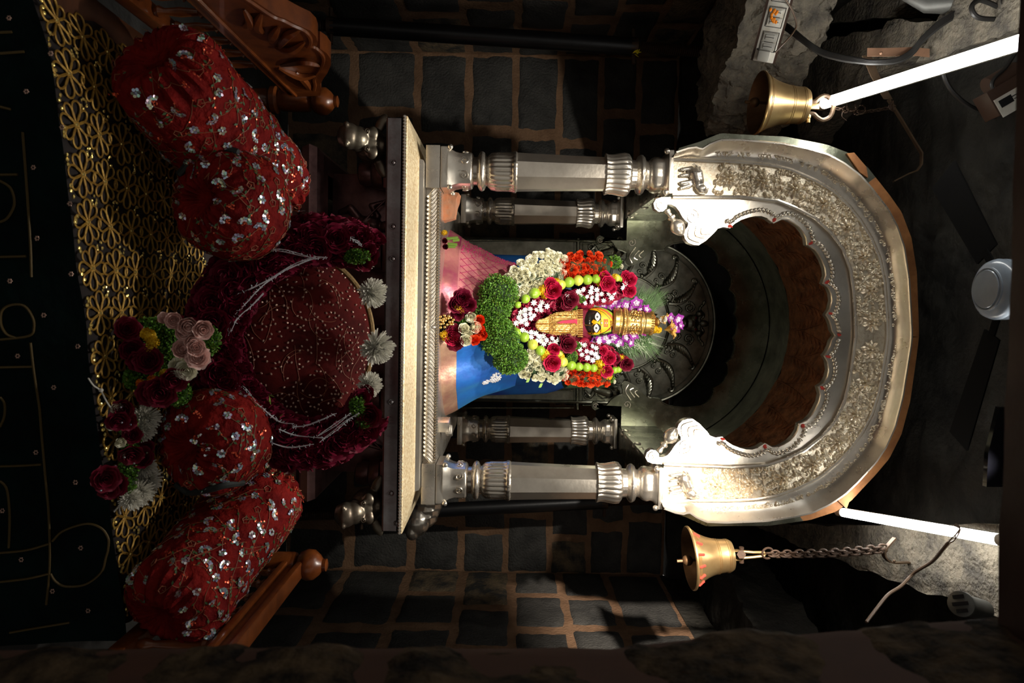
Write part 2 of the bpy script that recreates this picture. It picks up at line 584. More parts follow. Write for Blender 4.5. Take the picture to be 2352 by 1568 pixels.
jr = [[2.2, 3.3, 4.2], [1.9, 3.0, 4.0], [2.1, 3.0, 4.05, 4.5], [1.9, 2.9, 3.78, 4.30], [2.0, 3.0, 4.02, 4.5], [2.2, 3.3, 4.06, 4.48], [1.9, 3.1, 4.03]]
mb = MB()
stone_wall(mb, zr, jr, lambda s, z, h: V((XR-h, s, z)), 1.3, YB+.02, seed=3, div=12, gap=.018)
hexa(mb, [(XR-.0, 1.3, zr[-1]), (XR+.28, 1.3, zr[-1]), (XR-.0, YB, zr[-1]), (XR+.28, YB, zr[-1]),
          (XR-.0, 1.3, 3.7), (XR+.28, 1.3, 3.7), (XR-.0, YB, 3.7), (XR+.28, YB, 3.7)], (3, 20, 10), .03, 3, 8, 3)
mb.grid(lambda a, b: V((XR, 1.3+(YB-1.3)*a, -.02+(zr[0]+.02)*b)), 4, 2, 0)
struct('wall_right', mb, [STONE, MORTAR, STONEB, ROUGHD])
mb = MB()
mb.grid(lambda a, b: V((XL+(XR-XL)*a, -.5+(YB+.5)*b, .012*nz((a*20, b*20, 0), 1))), 20, 20)
struct('floor', mb, FLOORM)
# ceiling: rough carved stone in the shaded stone tone
mb = MB()


def ceilf(a, b):
    x, y = XL-.2+(XR-XL+.4)*a, .9+(YB-.8)*b
    h = .07*abs(nz((x, y, 1), 2.2))+.04*abs(nz((x, y, 4), 6))+.015*nz((x, y, 9), 16)
    return V((x, y, 3.52-h))


mb.grid(ceilf, 110, 110)
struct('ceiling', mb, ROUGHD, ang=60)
# stone beams of the lantern ceiling (left)
mb = MB()


def beam(p, q, w, h, amp, seed, div=(6, 22, 9), mi=0, tilt=0):
    p, q = V(p), V(q)
    d = (q-p).normalized()
    n = V((d.y, -d.x, 0))
    if n.x*(p.x-.1) > 0:
        n = -n
    n = n*w
    up = V((0, 0, h))
    hexa(mb, [p, p-n, q, q-n, p+up+n*tilt, p-n+up, q+up+n*tilt, q-n+up], div, amp, 5, seed, mi)


p1 = W(1618, 318, 3.9)
p2 = W(1725, -40, 3.2)
beam(p1, (p2.x, p2.y, p1.z), .5, .42, .055, 31, div=(16, 70, 34))
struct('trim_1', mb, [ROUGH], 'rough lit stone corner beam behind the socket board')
mb = MB()
# slabs above the left beam (undersides lit by the tube)
za = 3.33


def slab(pxs, z, th, amp, seed, div=(16, 16, 3), mi=0):
    q = [Wz(u, v, z) for u, v in pxs]
    up = V((0, 0, th))
    hexa(mb, [q[0], q[1], q[2], q[3], q[0]+up, q[1]+up, q[2]+up, q[3]+up], div, amp, 6, seed, mi)


slab([(1840, 330), (1940, 190), (1800, 120), (2010, 60)], za, .2, .02, 41)
struct('trim_2', mb, [ROUGH], 'grey stone slab above the lit corner beam')
mb = MB()
slab([(1955, 205), (2085, 130), (2035, 45), (2140, 50)], za-.02, .2, .016, 43)
struct('trim_3', mb, [ROUGH], 'pale small stone slab crossed by the black cables')
mb = MB()
slab([(1865, 60), (2030, 40), (1960, -90), (2180, -90)], za+.05, .2, .016, 47)
slab([(2100, 150), (2352, 60), (2170, 10), (2420, -60)], za-.01, .2, .016, 49)
struct('trim_4', mb, [ROUGH], 'grey stone slabs at the top left ceiling corner')
# right side slab
mb = MB()
slab([(1735, 1205), (1870, 1268), (2300, 1205), (2300, 1420)], 3.30, .22, .018, 53, (26, 18, 3))
struct('trim_5', mb, [ROUGH], 'long lit stone slab over the right bell chain')
mb = MB()
p1, p2 = W(1640, 1215, 4.4), W(1705, 1480, 3.3)
beam((p1.x+.1, p1.y, 2.9), (p2.x, p2.y, 2.9), .4, .3, .04, 57, div=(6, 30, 12))
struct('trim_6', mb, [ROUGHD], 'shaded carved corner beam behind the right bell')
# doorway the photo is taken through: rough right jamb and wooden lintel
mb = MB()
edge = [(-80, 1480), (0, 1478), (380, 1472), (700, 1470), (900, 1472), (1400, 1472), (1500, 1462), (1640, 1446), (1760, 1440), (1850, 1443),
        (1950, 1427), (2010, 1430), (2100, 1414), (2200, 1409), (2310, 1400), (2450, 1390)]
ep = [W(u, v, .98) for u, v in edge]


def jx(z):
    for a, b in zip(ep, ep[1:]):
        if a.z <= z <= b.z:
            return a.x+(b.x-a.x)*(z-a.z)/(b.z-a.z)
    return ep[0].x if z < ep[0].z else ep[-1].x


zj = [W(-70, 1480, .98).z]+[W(u, 1480, .98).z for u in (362, 888, 1398, 1935)]+[W(2440, 1480, .98).z]


def jf(s, z, h):
    y = 1.02-s
    rr = max(0, .06-s)/.06
    return V((jx(z)-h*.8+.004+.05*rr*rr, y, z))


stone_wall(mb, zj, [[], [], [], [], []], jf, 0.0, .62, gap=.010, bulge=.012, seed=9, div=30, rough=.016)
mb.grid(lambda a, b: V((jx(zj[0]+(zj[-1]-zj[0])*b)+.03+.7*a, 1.0, zj[0]+(zj[-1]-zj[0])*b)), 3, 12, 0)
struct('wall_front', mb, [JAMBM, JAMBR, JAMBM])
mb = MB()
a0, a1 = W(2346, -60, .95), W(2284, 1560, .95)
dz = V((0, 0, .2))
dy = V((0, -.12, 0))
hexa(mb, [a0+dy, a1+dy, a0, a1, a0+dy+dz, a1+dy+dz, a0+dz, a1+dz], (40, 4, 4), .003, 9, 3)
struct('trim_7', mb, [LINTM], 'dark red wooden door lintel at the upper edge')


# ================================================================== SILVER THRONE
def H(u, v, Y):
    """left half pixel -> shrine-relative (x, z)"""
    p = W(u, v, Y)
    return V((p.x-X0, 0, p.z))


def sx(p, y, side=1):
    return V((X0+p.x*side, y, p.z))


throne = thing('silver_throne', 'tall silver canopy throne with four columns under a cusped arch', 'throne', (X0, 2.9, .84))
# --- cornice slab, swept round three sides
HW, YF, YK = .675, 2.90, 4.62


def sweep(mb, prof, mi=0):
    n = 4
    for (o1, z1), (o2, z2) in zip(prof, prof[1:]):
        def pt(o):
            return [V((X0-HW-o, YK, 0)), V((X0-HW-o, YF-o, 0)), V((X0+HW+o, YF-o, 0)), V((X0+HW+o, YK, 0))]
        A, B = pt(o1), pt(o2)
        for i in range(3):
            mb.grid(lambda a, b, i=i: (A[i].lerp(A[i+1], a)+V((0, 0, z1))).lerp(B[i].lerp(B[i+1], a)+V((0, 0, z2)), b), 30, 1, mi)


mb = MB()
sweep(mb, [(.02, 1.110), (.140, 1.110), (.142, 1.116), (.142, 1.168), (.135, 1.172)])
mb.grid(lambda a, b: V((X0-HW-.1+(2*HW+.2)*a, YF-.1+(YK-YF+.1)*b, 1.112)), 2, 2)
part('lower_band', mb, BANDM, throne, 'dark riveted band')
mb = MB()
sweep(mb, [(.140, 1.176), (.150, 1.190), (.147, 1.194), (.012, 1.224)])
part('sloping_ledge', mb, LEDGEM, throne, 'chased golden silver ledge')
mb = MB()
sweep(mb, [(.014, 1.2235), (.010, 1.240), (.0, 1.244), (-.06, 1.246)])
sweep(mb, [(-.05, 1.24), (-.05, 1.302), (-.075, 1.306), (-.40, 1.306)])
mb.grid(lambda a, b: V((X0-HW+.07+(2*HW-.14)*a, YF+.07+(YK-YF-.07)*b, 1.3045)), 2, 2)
part('platform', mb, SILVERP, throne)


def rope(mb, o, z, r, step, x0=None, x1=None):
    y = YF-o
    x0 = -HW-o if x0 is None else x0
    x1 = HW+o if x1 is None else x1
    n = int((x1-x0)/step)
    rot = Matrix.Rotation(.5, 3, 'Y')
    for i in range(n+1):
        mb.ell((X0+x0+(x1-x0)*i/n, y, z), (step*.62, r, r), rot, 6, 4)


mb = MB()
rope(mb, .147, 1.182, .0085, .0125)
n = 110
for sd in (-1, 1):
    for i in range(1, n):
        mb.ell((X0+sd*(HW+.147), YF-.147+1.6*i/n, 1.182), (.0085, .008, .0085), None, 5, 4)
part('beaded_edge', mb, SILVERP, throne)
# --- leaf frieze between the column plinths
mb = MB()
for sd in (-1, 1):
    n = 31
    for i in range(n+1):
        x = .0055+i*(.555/n)
        pts = []
        for k in range(9):
            t = k/8
            pts.append(V((X0+sd*(x+.030*math.sin(t*PI*.5)*t-.022+.018*(1-math.cos(t*PI))*.5), 2.945-.016*math.sin(PI*min(1, t*1.15)), 1.247+.049*t)))
        mb.tube(pts, [.003, .0062, .0078, .0084, .0084, .0084, .0082, .0074, .0035], 6)
        mb.tube([p+V((sd*.006, -.0055, .001)) for p in pts[2:8]], .0018, 4)
mb.ell((X0, 2.934, 1.272), (.012, .012, .026))
part('leaf_frieze', mb, SILVERP, throne)
mb = MB()
rope(mb, -.043, 1.303, .0085, .0115, -.565, .565)
part('upper_beading', mb, SILVERP, throne)
for u, v in ((903, 373), (902, 594), (899, 923), (898, 1133), (910, 1202), (902, 520)):
    p = W(u, v, 2.757)
    mb = MB()
    mb.ell(p, (.008, .004, .008), None, 12, 6)
    mb.tube([p+V((.0105*math.cos(a*.628), .001, .0105*math.sin(a*.628))) for a in range(10)], .0022, 5, True)
    part('rivet', mb, BANDM, throne)
# --- base block under the cornice
mb = MB()
mb.box((X0, 3.75, .975), (1.30, 1.42, .29), bev=.006)
part('pedestal', mb, PEDM, throne, 'dull copper toned relief pedestal')
mb = MB()
sweep(mb, [(-.05, .835), (.02, .835), (.045, .815), (.055, .785), (.045, .755), (.015, .735), (.03, .73), (.03, .70), (.07, .69), (.07, .45), (.09, .44), (.09, 0)])
part('base_moulding', mb, PEDM, throne)
for px in (398, 590, 780, 905, 1088):
    p = W(850, px, 2.98)
    mb = MB()
    M = Matrix.Translation((p.x, 2.99, 1.0))
    mb.lathe([(.030, -.045), (.046, -.038), (.052, -.01), (.047, .012), (.030, .018)], 20, M)
    mb.lathe([(.050, .014), (.058, .02), (.064, .045), (.064, .062)], 20, M, mod=lambda w, i, z: 1+.06*abs(math.sin(5*w)))
    mb.box((p.x, 2.99, 1.092), (.135, .12, .05), bev=.006)
    part('lotus_bracket', mb, PEDM, throne)


def limb(mb, a, b, r1, r2, n=6):
    a, b = V(a), V(b)
    for i in range(n+1):
        t = i/n
        mb.ell(a.lerp(b, t), r1+(r2-r1)*t, None, 8, 6)


def dancer(cx, mir):
    mb = MB()
    y = 3.03
    def q(x, z, d=0): return V((X0+cx+mir*x, y-d, z))
    limb(mb, q(0, .955), q(.01, 1.01), .032, .040)
    mb.ell(q(.015, 1.068, .01), (.026, .026, .030))
    mb.ell(q(.015, 1.092, .0), (.020, .02, .02))
    limb(mb, q(.03, 1.03), q(.085, 1.045), .014, .012)
    limb(mb, q(.085, 1.045), q(.075, 1.075), .011, .010)
    limb(mb, q(-.03, 1.03), q(-.075, 1.0), .014, .012)
    limb(mb, q(-.075, 1.0), q(-.09, 1.05), .011, .010)
    limb(mb, q(-.015, .95), q(-.06, .915, .015), .022, .018)
    limb(mb, q(-.06, .915, .015), q(-.045, .868), .017, .012)
    limb(mb, q(.02, .95), q(.055, .925, .015), .022, .018)
    limb(mb, q(.055, .925, .015), q(.075, .875), .017, .012)
    limb(mb, q(.075, .875), q(.10, .870, .01), .010, .008)
    mb.tube([q(-.11, 1.08, .02), q(-.02, .99, .03), q(.02, .95, .03)], .006, 6)
    o = part('relief_figure', mb, PEDM, throne)
    remesh(o, .0045, 4)


dancer(-.44, 1)
dancer(.45, -1)


# --- animal head brackets under the corners
def beast(cx, mir):
    mb = MB()
    c = V((X0+cx, 2.83, 1.015))
    def e(x, y, z, r, rot=None): mb.ell(c+V((x*mir, y, z)), r, rot, 16, 12)
    e(0, .06, .055, (.060, .085, .060))
    e(0, 0, .020, (.072, .072, .066))
    e(-.012, -.055, -.018, (.050, .050, .046))
    e(-.018, -.075, -.048, (.052, .046, .042))
    e(-.020, -.062, -.078, (.040, .036, .020))
    e(-.034, -.052, .038, (.030, .022, .026))
    e(.038, -.050, .038, (.030, .022, .026))
    e(.005, -.01, .075, (.030, .04, .02))
    for s2 in (-1, 1):
        e(s2*.086, .0, .062, (.046, .012, .022), Matrix.Rotation(-s2*.45*mir, 3, 'Y'))
        e(s2*.036-.018, -.108, -.052, (.014, .012, .011))
        e(s2*.032-.004, -.070, .020, (.013, .010, .011))
    limb(mb, c+V((0, .05, .04)), c+V((0, .16, .10)), .060, .075)
    o = part('beast_head_bracket', mb, HEADM, throne, 'cast beast head under the %s corner' % ('left' if cx < 0 else 'right'))
    remesh(o, .004, 4)
    mb = MB()
    for s2 in (-1, 1):
        q = c+V(((s2*.034-.004)*mir, -.080, .022))
        mb.tube([q+V((.009*math.cos(k*.63), 0, .007*math.sin(k*.63))) for k in range(10)], .0022, 5, True)
        mb.ell(q+V((0, .001, 0)), (.005, .004, .005), None, 8, 6)
    part('eye', mb, HEADM, o)


beast(-.725, 1)
beast(.735, -1)
# gargoyle spout behind the right corner
mb = MB()
p = W(960, 1190, 3.35)
limb(mb, p+V((-.22, .02, .09)), p+V((-.02, 0, .03)), .085, .07)
mb.ell(p+V((.005, -.02, .0)), (.075, .07, .062), None, 16, 10)
mb.ell(p+V((.05, -.04, -.02)), (.045, .045, .035), None, 16, 10)
o = part('water_spout', mb, SILVERP, throne)
remesh(o, .005, 4)
# --- columns (one mesh set, four places)
K = .001875


def colz(u):
    return 1.336+(u-1030)*K


def column(cx, cy, who):
    col = bpy.data.objects.new('column', None)
    C.objects.link(col)
    col.parent = throne
    col['label'] = who
    col.location = V((X0+cx, cy, 0))-WL[throne.name]
    WL[col.name] = V((X0+cx, cy, 0))
    c = V((X0+cx, cy, 0))
    def T(): return Matrix.Translation(c)
    mb = MB()
    zb = 1.246 if cy < 3.5 else 1.306
    if cy < 3.5:
        mb.box(c+V((0, 0, 1.276)), (.176, .18, .058), bev=.003)
        mb.box(c+V((0, 0, 1.3225)), (.170, .172, .030), bev=.003)
    else:
        mb.box(c+V((0, 0, 1.322)), (.170, .172, .030), bev=.003)
    part('plinth', mb, SILVERP, col)
    mb = MB()

    def sq(w, i, z):
        a = (w+PI/4) % (PI/2)-PI/4
        k = .5+.5*max(0, min(1, (i-1)/6))
        return (1/max(math.cos(a), .72))**(1.2-k)*(1+.012*math.sin(w*8))
    mb.lathe([(.090, 1.337), (.086, 1.346), (.077, 1.365), (.073, 1.385), (.075, 1.41), (.076, 1.43), (.072, 1.436), (.060, 1.441)], 48, T(), mod=sq)
    for k in range(8):
        w = k*PI/4+PI/8
        ctr = V((.078*math.cos(w), .078*math.sin(w), 1.405))
        sp = []
        for j in range(26):
            t = j/25
            a = t*3.2*PI
            rr = .002+.017*t
            tang = V((-math.sin(w), math.cos(w), 0))
            sp.append(c+ctr+tang*(rr*math.cos(a))+V((0, 0, rr*math.sin(a)))+V((math.cos(w), math.sin(w), 0))*(.002-.001*t))
        mb.tube(sp, .0022, 5)
    for a in (-1, 1):
        for b in (-1, 1):
            mb.ell(c+V((a*.083, b*.083, 1.347)), .0115, None, 10, 8)
    part('carved_base', mb, SILVERP, col)
    mb = MB()
    mb.lathe([(.058, 1.437), (.058, 1.456), (.064, 1.459), (.078, 1.466), (.083, 1.474), (.083, 1.479), (.078, 1.487), (.064, 1.493), (.060, 1.50)], 40, T())
    part('ring_moulding', mb, SILVERP, col)
    fl = lambda w, i, z: 1+.065*abs(math.sin(w*11))*(1 if 1 < i < 8 else .3)
    mb = MB()
    mb.lathe([(.058, 1.498), (.066, 1.504), (.073, 1.516), (.0765, 1.54), (.0765, 1.57), (.0765, 1.59), (.078, 1.605), (.080, 1.607), (.0855, 1.612), (.0855, 1.620), (.080, 1.626), (.06, 1.628)], 88, T(), mod=fl)
    part('fluted_bulb', mb, SILVERP, col)
    mb = MB()
    mb.lathe([(.083, 1.622), (.080, 1.70), (.0755, 1.85), (.072, 2.002)], 8, T() @ Matrix.Rotation(PI/8, 4, 'Z'))
    part('octagonal_shaft', mb, SILVER, col, ang=20)
    fl2 = lambda w, i, z: 1+.07*abs(math.sin(w*11))*(1 if i < 7 else .2)
    mb = MB()
    mb.lathe([(.06, 1.997), (.082, 1.999), (.077, 2.014), (.078, 2.035), (.083, 2.06), (.0855, 2.08), (.083, 2.095), (.075, 2.105), (.062, 2.108), (.060, 2.13)], 88, T(), mod=fl2)
    part('fluted_capital', mb, SILVERP, col)
    mb = MB()
    mb.lathe([(.058, 2.125), (.064, 2.131), (.078, 2.138), (.084, 2.147), (.083, 2.155), (.076, 2.163), (.063, 2.168), (.058, 2.178), (.062, 2.186), (.060, 2.19)], 40, T())
    part('ring_moulding', mb, SILVERP, col)
    mb = MB()
    mb.lathe([(.060, 2.186), (.070, 2.197), (.074, 2.212), (.070, 2.228), (.072, 2.240), (.085, 2.252)], 48, T(), mod=lambda w, i, z: sq(w, 7-i if i < 7 else 0, z)*(1+.02*abs(math.sin(w*8))))
    for a in (-1, 1):
        for b in (-1, 1):
            mb.ell(c+V((a*.084, b*.084, 2.243)), .0125, None, 10, 8)
    mb.box(c+V((0, 0, 2.2625)), (.178, .178, .019), bev=.002)
    part('carved_capital', mb, SILVERP, col)
    return col


column(-.664, 3.0, 'front left column')
column(.664, 3.0, 'front right column')
column(-.664, 4.25, 'rear left column')
column(.664, 4.25, 'rear right column')

# --- arch
O = [(1553, 350), (1580, 341), (1603, 338), (1610, 345), (1630, 332), (1655, 322), (1700, 322), (1795, 330), (1855, 342), (1901, 355), (1938, 375), (1975, 403), (2001, 432), (2039, 481), (2059, 518), (2076, 567), (2087, 639), (2092, 728), (2094, 766)]
O2 = [(1560, 340), (1606, 326), (1655, 306), (1700, 309), (1803, 314), (1898, 332), (1958, 355), (1991, 383), (2041, 446), (2070, 487), (2093, 547), (2105, 624), (2109, 728), (2110, 766)]
B1 = [(1545, 366), (1700, 373), (1766, 379), (1815, 390), (1872, 415), (1915, 441), (1950, 475), (1975, 507), (2001, 550), (2019, 593), (2030, 647), (2036, 728), (2037, 767)]
B2 = [(1545, 452), (1700, 452), (1786, 461), (1829, 478), (1872, 501), (1907, 533), (1935, 570), (1953, 619), (1960, 662), (1964, 728), (1965, 769)]
CU = [(1605, 563), (1622, 552), (1641, 534), (1648, 525), (1661, 521), (1677, 524), (1687, 514), (1702, 505), (1720, 499), (1735, 496), (1749, 496), (1763, 501), (1777, 511), (1795, 502), (1810, 503), (1823, 510), (1836, 519), (1846, 531), (1853, 545), (1855, 561), (1872, 570), (1882, 582), (1890, 597), (1897, 615), (1899, 632), (1892, 650), (1904, 659), (1911, 674), (1913, 690), (1908, 710), (1899, 723), (1906, 733), (1911, 746), (1913, 758), (1921, 771)]


def crv(px, Y, n):
    q = resample([H(u, v, Y) for u, v in px], n)
    return q


NB = 90
yO, yB = 2.845, 2.925


def both(a, b, ya_, yb_, mb, bulge=0, nw=4, mi=0):
    for sd in (-1, 1):
        def f(i, j):
            k = int(round(i*NB))
            p = a[k].lerp(b[k], j)
            y = ya_+(yb_-ya_)*j+bulge*math.sin(PI*j)
            return sx(p, y, -sd)
        mb.grid(f, NB, nw, mi)


cO, cB1, cB2 = crv(O, yO, NB), crv(B1, yB, NB), crv(B2, yB, NB)
for q in (cO, cB1, cB2):
    q[-1].x = 0
hood = MB()
both(cO, cB1, yO, yB, hood, .022, 8)
for sd in (-1, 1):
    hood.tube([sx(p, yO, sd) for p in cO], .006, 6)
    hood.grid(lambda i, j: sx(cO[int(round(i*NB))]*1.0, yO+.17*j, sd), NB, 2)
hood_o = part('arch_hood', hood, SILVERP, throne)
for sd in (-1, 1):   # embossed band of small raised marks along the hood
    ins = MB()
    k = 12.0
    while k < NB-1.5:
        i = int(k)
        p = cO[i].lerp(cB1[i], .52)
        t = (cO[i+1]-cO[i-1]).normalized()
        nn = V((-t.z, 0, t.x))
        y = yO+(yB-yO)*.52+.022-.004
        for s_ in range(2):
            a = R(-.012, .012)
            b = R(-.010, .010)
            q = sx(p+nn*a+t*b, y, sd)
            rr = R(.004, .008)
            ar = R(3, 6)
            st = R(0, 6)
            t3, n3 = V((t.x*sd, 0, t.z)), V((nn.x*sd, 0, nn.z))
            ins.tube([q+t3*(rr*math.cos(st+ar*j/7))+n3*(rr*math.sin(st+ar*j/7)) for j in range(8)], .0022, 4)
        ins.tube([sx(p+nn*.017+t*.009, y, sd), sx(p+nn*.017-t*.009, y, sd)], .0024, 4)
        k += R(.8, 1.3)
    part('embossed_script_band', ins, SILVERE, hood_o)
rb = MB()
both(cB1, cB2, yB, yB, rb, 0, 4)
rbo = part('relief_band', rb, SILVERE, throne)
rd = MB()
for sd in (-1, 1):
    rd.tube([sx(p, yB-.004, sd) for p in cB1], .0085, 8)
    rd.tube([sx(p, yB-.002, sd) for p in cB2], .0075, 8)
part('border_ridge', rd, SILVERP, throne)


def bandpt(i, w):
    i = max(0, min(NB-1, i))
    k = int(i)
    f = i-k
    return cB2[k].lerp(cB2[k+1], f).lerp(cB1[k].lerp(cB1[k+1], f), w)


def leafd(mb, p, dirv, ln, wd, h, y):
    """little domed pointed leaf lying in the xz plane"""
    d = V((dirv.x, 0, dirv.z)).normalized()
    n = V((-d.z, 0, d.x))
    def f(a, b):
        t = a
        w = wd*math.sin(PI*min(1, t*.96+.02))**.8*(1-.35*t)
        s = 2*b-1
        return p+d*(ln*t)+n*(w*s)+V((0, y-h*(1-s*s)*math.sin(PI*min(1, t*1.0+.02))-(.25*h if abs(s) < .2 else 0), 0))
    mb.grid(f, 6, 6)


fr = MB()
for sd in (-1, 1):
    def PT(i, w):
        return sx(bandpt(i, w), 0, sd)
    i = 13.0
    seq = 0
    while i < NB-1:
        t = (PT(i+.5, .5)-PT(i-.5, .5)).normalized()
        nn = V((-t.z, 0, t.x))
        if seq % 9 == 4:      # large open rose
            c0 = PT(i, .52)
            for rg, (m, ln, h) in enumerate(((9, .040, .010), (7, .029, .016), (5, .017, .022))):
                for k in range(m):
                    a = 2*PI*k/m+rg*.4
                    d = t*math.cos(a)+nn*math.sin(a)
                    leafd(fr, c0+d*.003, d, ln, ln*.42, h, yB-.002-.003*rg)
            fr.ell(c0+V((0, yB-.016, 0)), (.008, .008, .008))
            i += 2.6
        else:
            for w in (.14, .38, .62, .86):
                c0 = PT(i+R(-.4, .4), w+R(-.06, .06))
                a = R(0, 2*PI)
                d = t*math.cos(a)+nn*math.sin(a)
                if R(0, 1) < .25:
                    for k in range(5):
                        a = 2*PI*k/5
                        leafd(fr, c0, t*math.cos(a)+nn*math.sin(a), .016, .0075, .007, yB-.002)
                else:
                    leafd(fr, c0-d*.012, d, R(.022, .034), R(.010, .015), R(.010, .016), yB+.002)
            if R(0, 1) < .8:
                fr.tube([PT(i+k*.35, .5+.32*math.sin(i*.9+k*.5))+V((0, yB-.003, 0)) for k in range(7)], .003, 5)
            i += .92
        seq += 1
part('floral_relief', fr, SILVERE, rbo, ang=120)


def elephant(sd, flip):
    mb = MB()
    def q(a, w, d=.01):
        p = bandpt(a, w)
        return sx(p, yB-d, sd)
    f = (lambda w: 1-w) if flip else (lambda w: w)
    limb(mb, q(6.6, f(.62)), q(7.4, f(.42)), .030, .027)
    mb.ell(q(8.6, f(.20), .018), (.020, .018, .022))
    limb(mb, q(9.2, f(.12), .016), q(10.4, f(.10), .012), .010, .006)
    limb(mb, q(10.4, f(.10), .012), q(10.9, f(.22), .010), .006, .004)
    mb.ell(q(7.6, f(.24), .022), (.013, .008, .015))
    for a, b in ((.76, .72), (.60, .56), (.40, .36), (.30, .22)):
        limb(mb, q(5.2, f(a)), q(2.2, f(b)), .012, .0085)
    limb(mb, q(7.6, f(.80)), q(5.6, f(.90)), .005, .003)
    o = part('elephant_relief', mb, SILVERP, rbo)
    remesh(o, .0035, 3)


elephant(-1, True)
elephant(1, False)
# inner panel with scrolls
BOT = [(1530, 453), (1519, 453), (1507, 457), (1501, 467), (1504, 479), (1513, 486), (1523, 485), (1531, 478), (1533, 469), (1542, 469), (1552, 474), (1560, 484), (1567, 497), (1574, 506), (1581, 511), (1580, 520), (1574, 528), (1571, 538), (1574, 549), (1581, 557), (1593, 562), (1605, 563)]
yi = 2.935
mb = MB()
for sd in (-1, 1):
    outl = [H(u, v, yi) for u, v in BOT[:-1]] + [H(u, v, yi) for u, v in CU]
    outl[-1].x = 0
    top = [p for p in reversed(resample([H(u, v, yi) for u, v in B2], 60))]
    top[0].x = 0
    poly = [sx(p, yi, sd) for p in outl+top]
    mb.prism(poly, V((0, .045, 0)))
    mb.tube([sx(p, yi+.002, sd) for p in outl[len(BOT)+10:]], .006, 6)
pan = part('cusped_panel', mb, SILVER, throne)
for sd in (-1, 1):
    mb = MB()
    cc = resample([H(u, v, yi) for u, v in CU[3:]], 58)
    bb = resample([H(u, v, yi) for u, v in B2], 300)
    for k in range(2, 57):
        t = (cc[k+1]-cc[k-1]).normalized()
        near = min(bb, key=lambda p: (p-cc[k]).length)
        n_ = (near-cc[k]).normalized()
        leafd(mb, sx(cc[k]+n_*.016, 0, sd), V(((n_.x+t.x*.8)*sd, 0, n_.z+t.z*.8)), .026, .011, .010, yi-.001)
    part('pearl_border', mb, SILVERP, pan, ang=120)
    for cu, cv, r0, turns in ((1590, 497, 18, 1.6), (1517, 469, 12, 1.2)):
        ctr = H(cu, cv, yi)
        mb = MB()
        pts = []
        for j in range(40):
            a = j/39*turns*2*PI
            rr = (.1+.9*j/39)*r0*K
            pts.append(sx(ctr+V((rr*math.cos(a), 0, rr*math.sin(a))), yi-.002, sd))
        mb.tube(pts, .004, 6)
        part('volute', mb, SILVERP, pan)
    mb = MB()
    for (a, b, c_) in (((1585, 520), (1582, 545), (1606, 556)), ((1600, 520), (1598, 540), (1618, 546)), ((1612, 524), (1612, 536), (1630, 536))):
        mb.tube(spline([sx(H(*a, yi), yi-.001, sd), sx(H(*b, yi), yi-.004, sd), sx(H(*c_, yi), yi-.001, sd)], 6), .0045, 6)
    part('carved_scroll', mb, SILVERP, pan)
cusps = [(1677, 520), (1777, 505), (1861, 557), (1898, 648), (1905, 722), (1926, 771)]
for sd in (-1, 1):
    for u, v in cusps:
        if u == 1926 and sd > 0:
            continue
        p = H(u, v, yi)
        mb = MB()
        for k in range(3):
            mb.ell(sx(p+V((R(-.006, .006), 0, R(-.003, .006))), yi-.003, sd), (.005, .002, .008), Matrix.Rotation(R(-.6, .6), 3, 'Y'), 8, 5)
        part('red_powder_mark', mb, REDP, pan)
for sd in (-1, 1):   # hanging lotus buds
    a, b = sx(H(1529, 482, yi), yi-.012, sd), sx(H(1567, 541, yi), yi-.012, sd)
    L = (b-a).length
    q = (b-a).normalized().to_track_quat('Z', 'Y').to_matrix().to_4x4()
    M = Matrix.Translation(a) @ q
    mb = MB()
    mb.lathe([(.006, 0), (.013, .004), (.013, .012), (.009, .02), (.010, .03), (.017, .036), (.017, .044), (.010, .05), (.013, .056)], 20, M)
    mb.lathe([(.010, .052), (.024, .064), (.030, .080), (.029, .095), (.020, .112), (.010, .125), (.003, L)], 32, M, mod=lambda w, i, z: 1+.05*abs(math.sin(w*4)))
    part('lotus_bud', mb, SILVERP, pan)
# copper back board showing around the hood
mb = MB()
c2 = crv(O2, 2.975, NB)
c2[-1].x = 0
cin = crv(B1, 2.975, NB)
for sd in (-1, 1):
    for k0, k1, mi in ((0, 34 if sd < 0 else 50, 1), (34 if sd < 0 else 50, NB, 0)):
        kk = lambda i: k0+int(round(i*(k1-k0)))
        mb.grid(lambda i, j: sx(c2[kk(i)].lerp(cin[kk(i)], j), 2.972, sd), k1-k0, 2, mi)
        mb.grid(lambda i, j: sx(c2[kk(i)], 2.972+.11*j, sd), k1-k0, 2, mi)
        mb.grid(lambda i, j: sx(c2[kk(i)].lerp(cin[kk(i)], j), 3.08, sd), k1-k0, 2, mi)
bb = part('back_board', mb, [COPPERB, SILVERD], throne, 'copper coloured edge of the arch')
# torn flaps
for pl in ([(1945, 352), (1962, 350), (1990, 383), (1994, 408), (1975, 395)], [(1945, 1168), (1955, 1140), (1985, 1110), (1990, 1090), (1945, 1125), (1925, 1150)]):
    mb = MB()
    mb.prism([W(u, v, 2.962) for u, v in pl], V((0, .008, 0)))
    part('torn_flap', mb, COPPERB, bb)
# barrel vault behind the front arch
ZS, RX, RZ = 2.44, .735, .74


def vault(y0, y1, m, name, lab=None, k=1.0):
    mb = MB()
    def f(a, b):
        w = PI*a
        x, z = -RX*k*math.cos(w), RZ*k*math.sin(w)
        y = y0+(y1-y0)*b
        e = .008*nz((x, y, z), 22)+.006*nz((x, y, z), 50) if m is COPPERD else 0
        return V((X0+x, y, ZS+z+e))
    mb.grid(f, 72, 16)
    return part(name, mb, m, throne, lab)


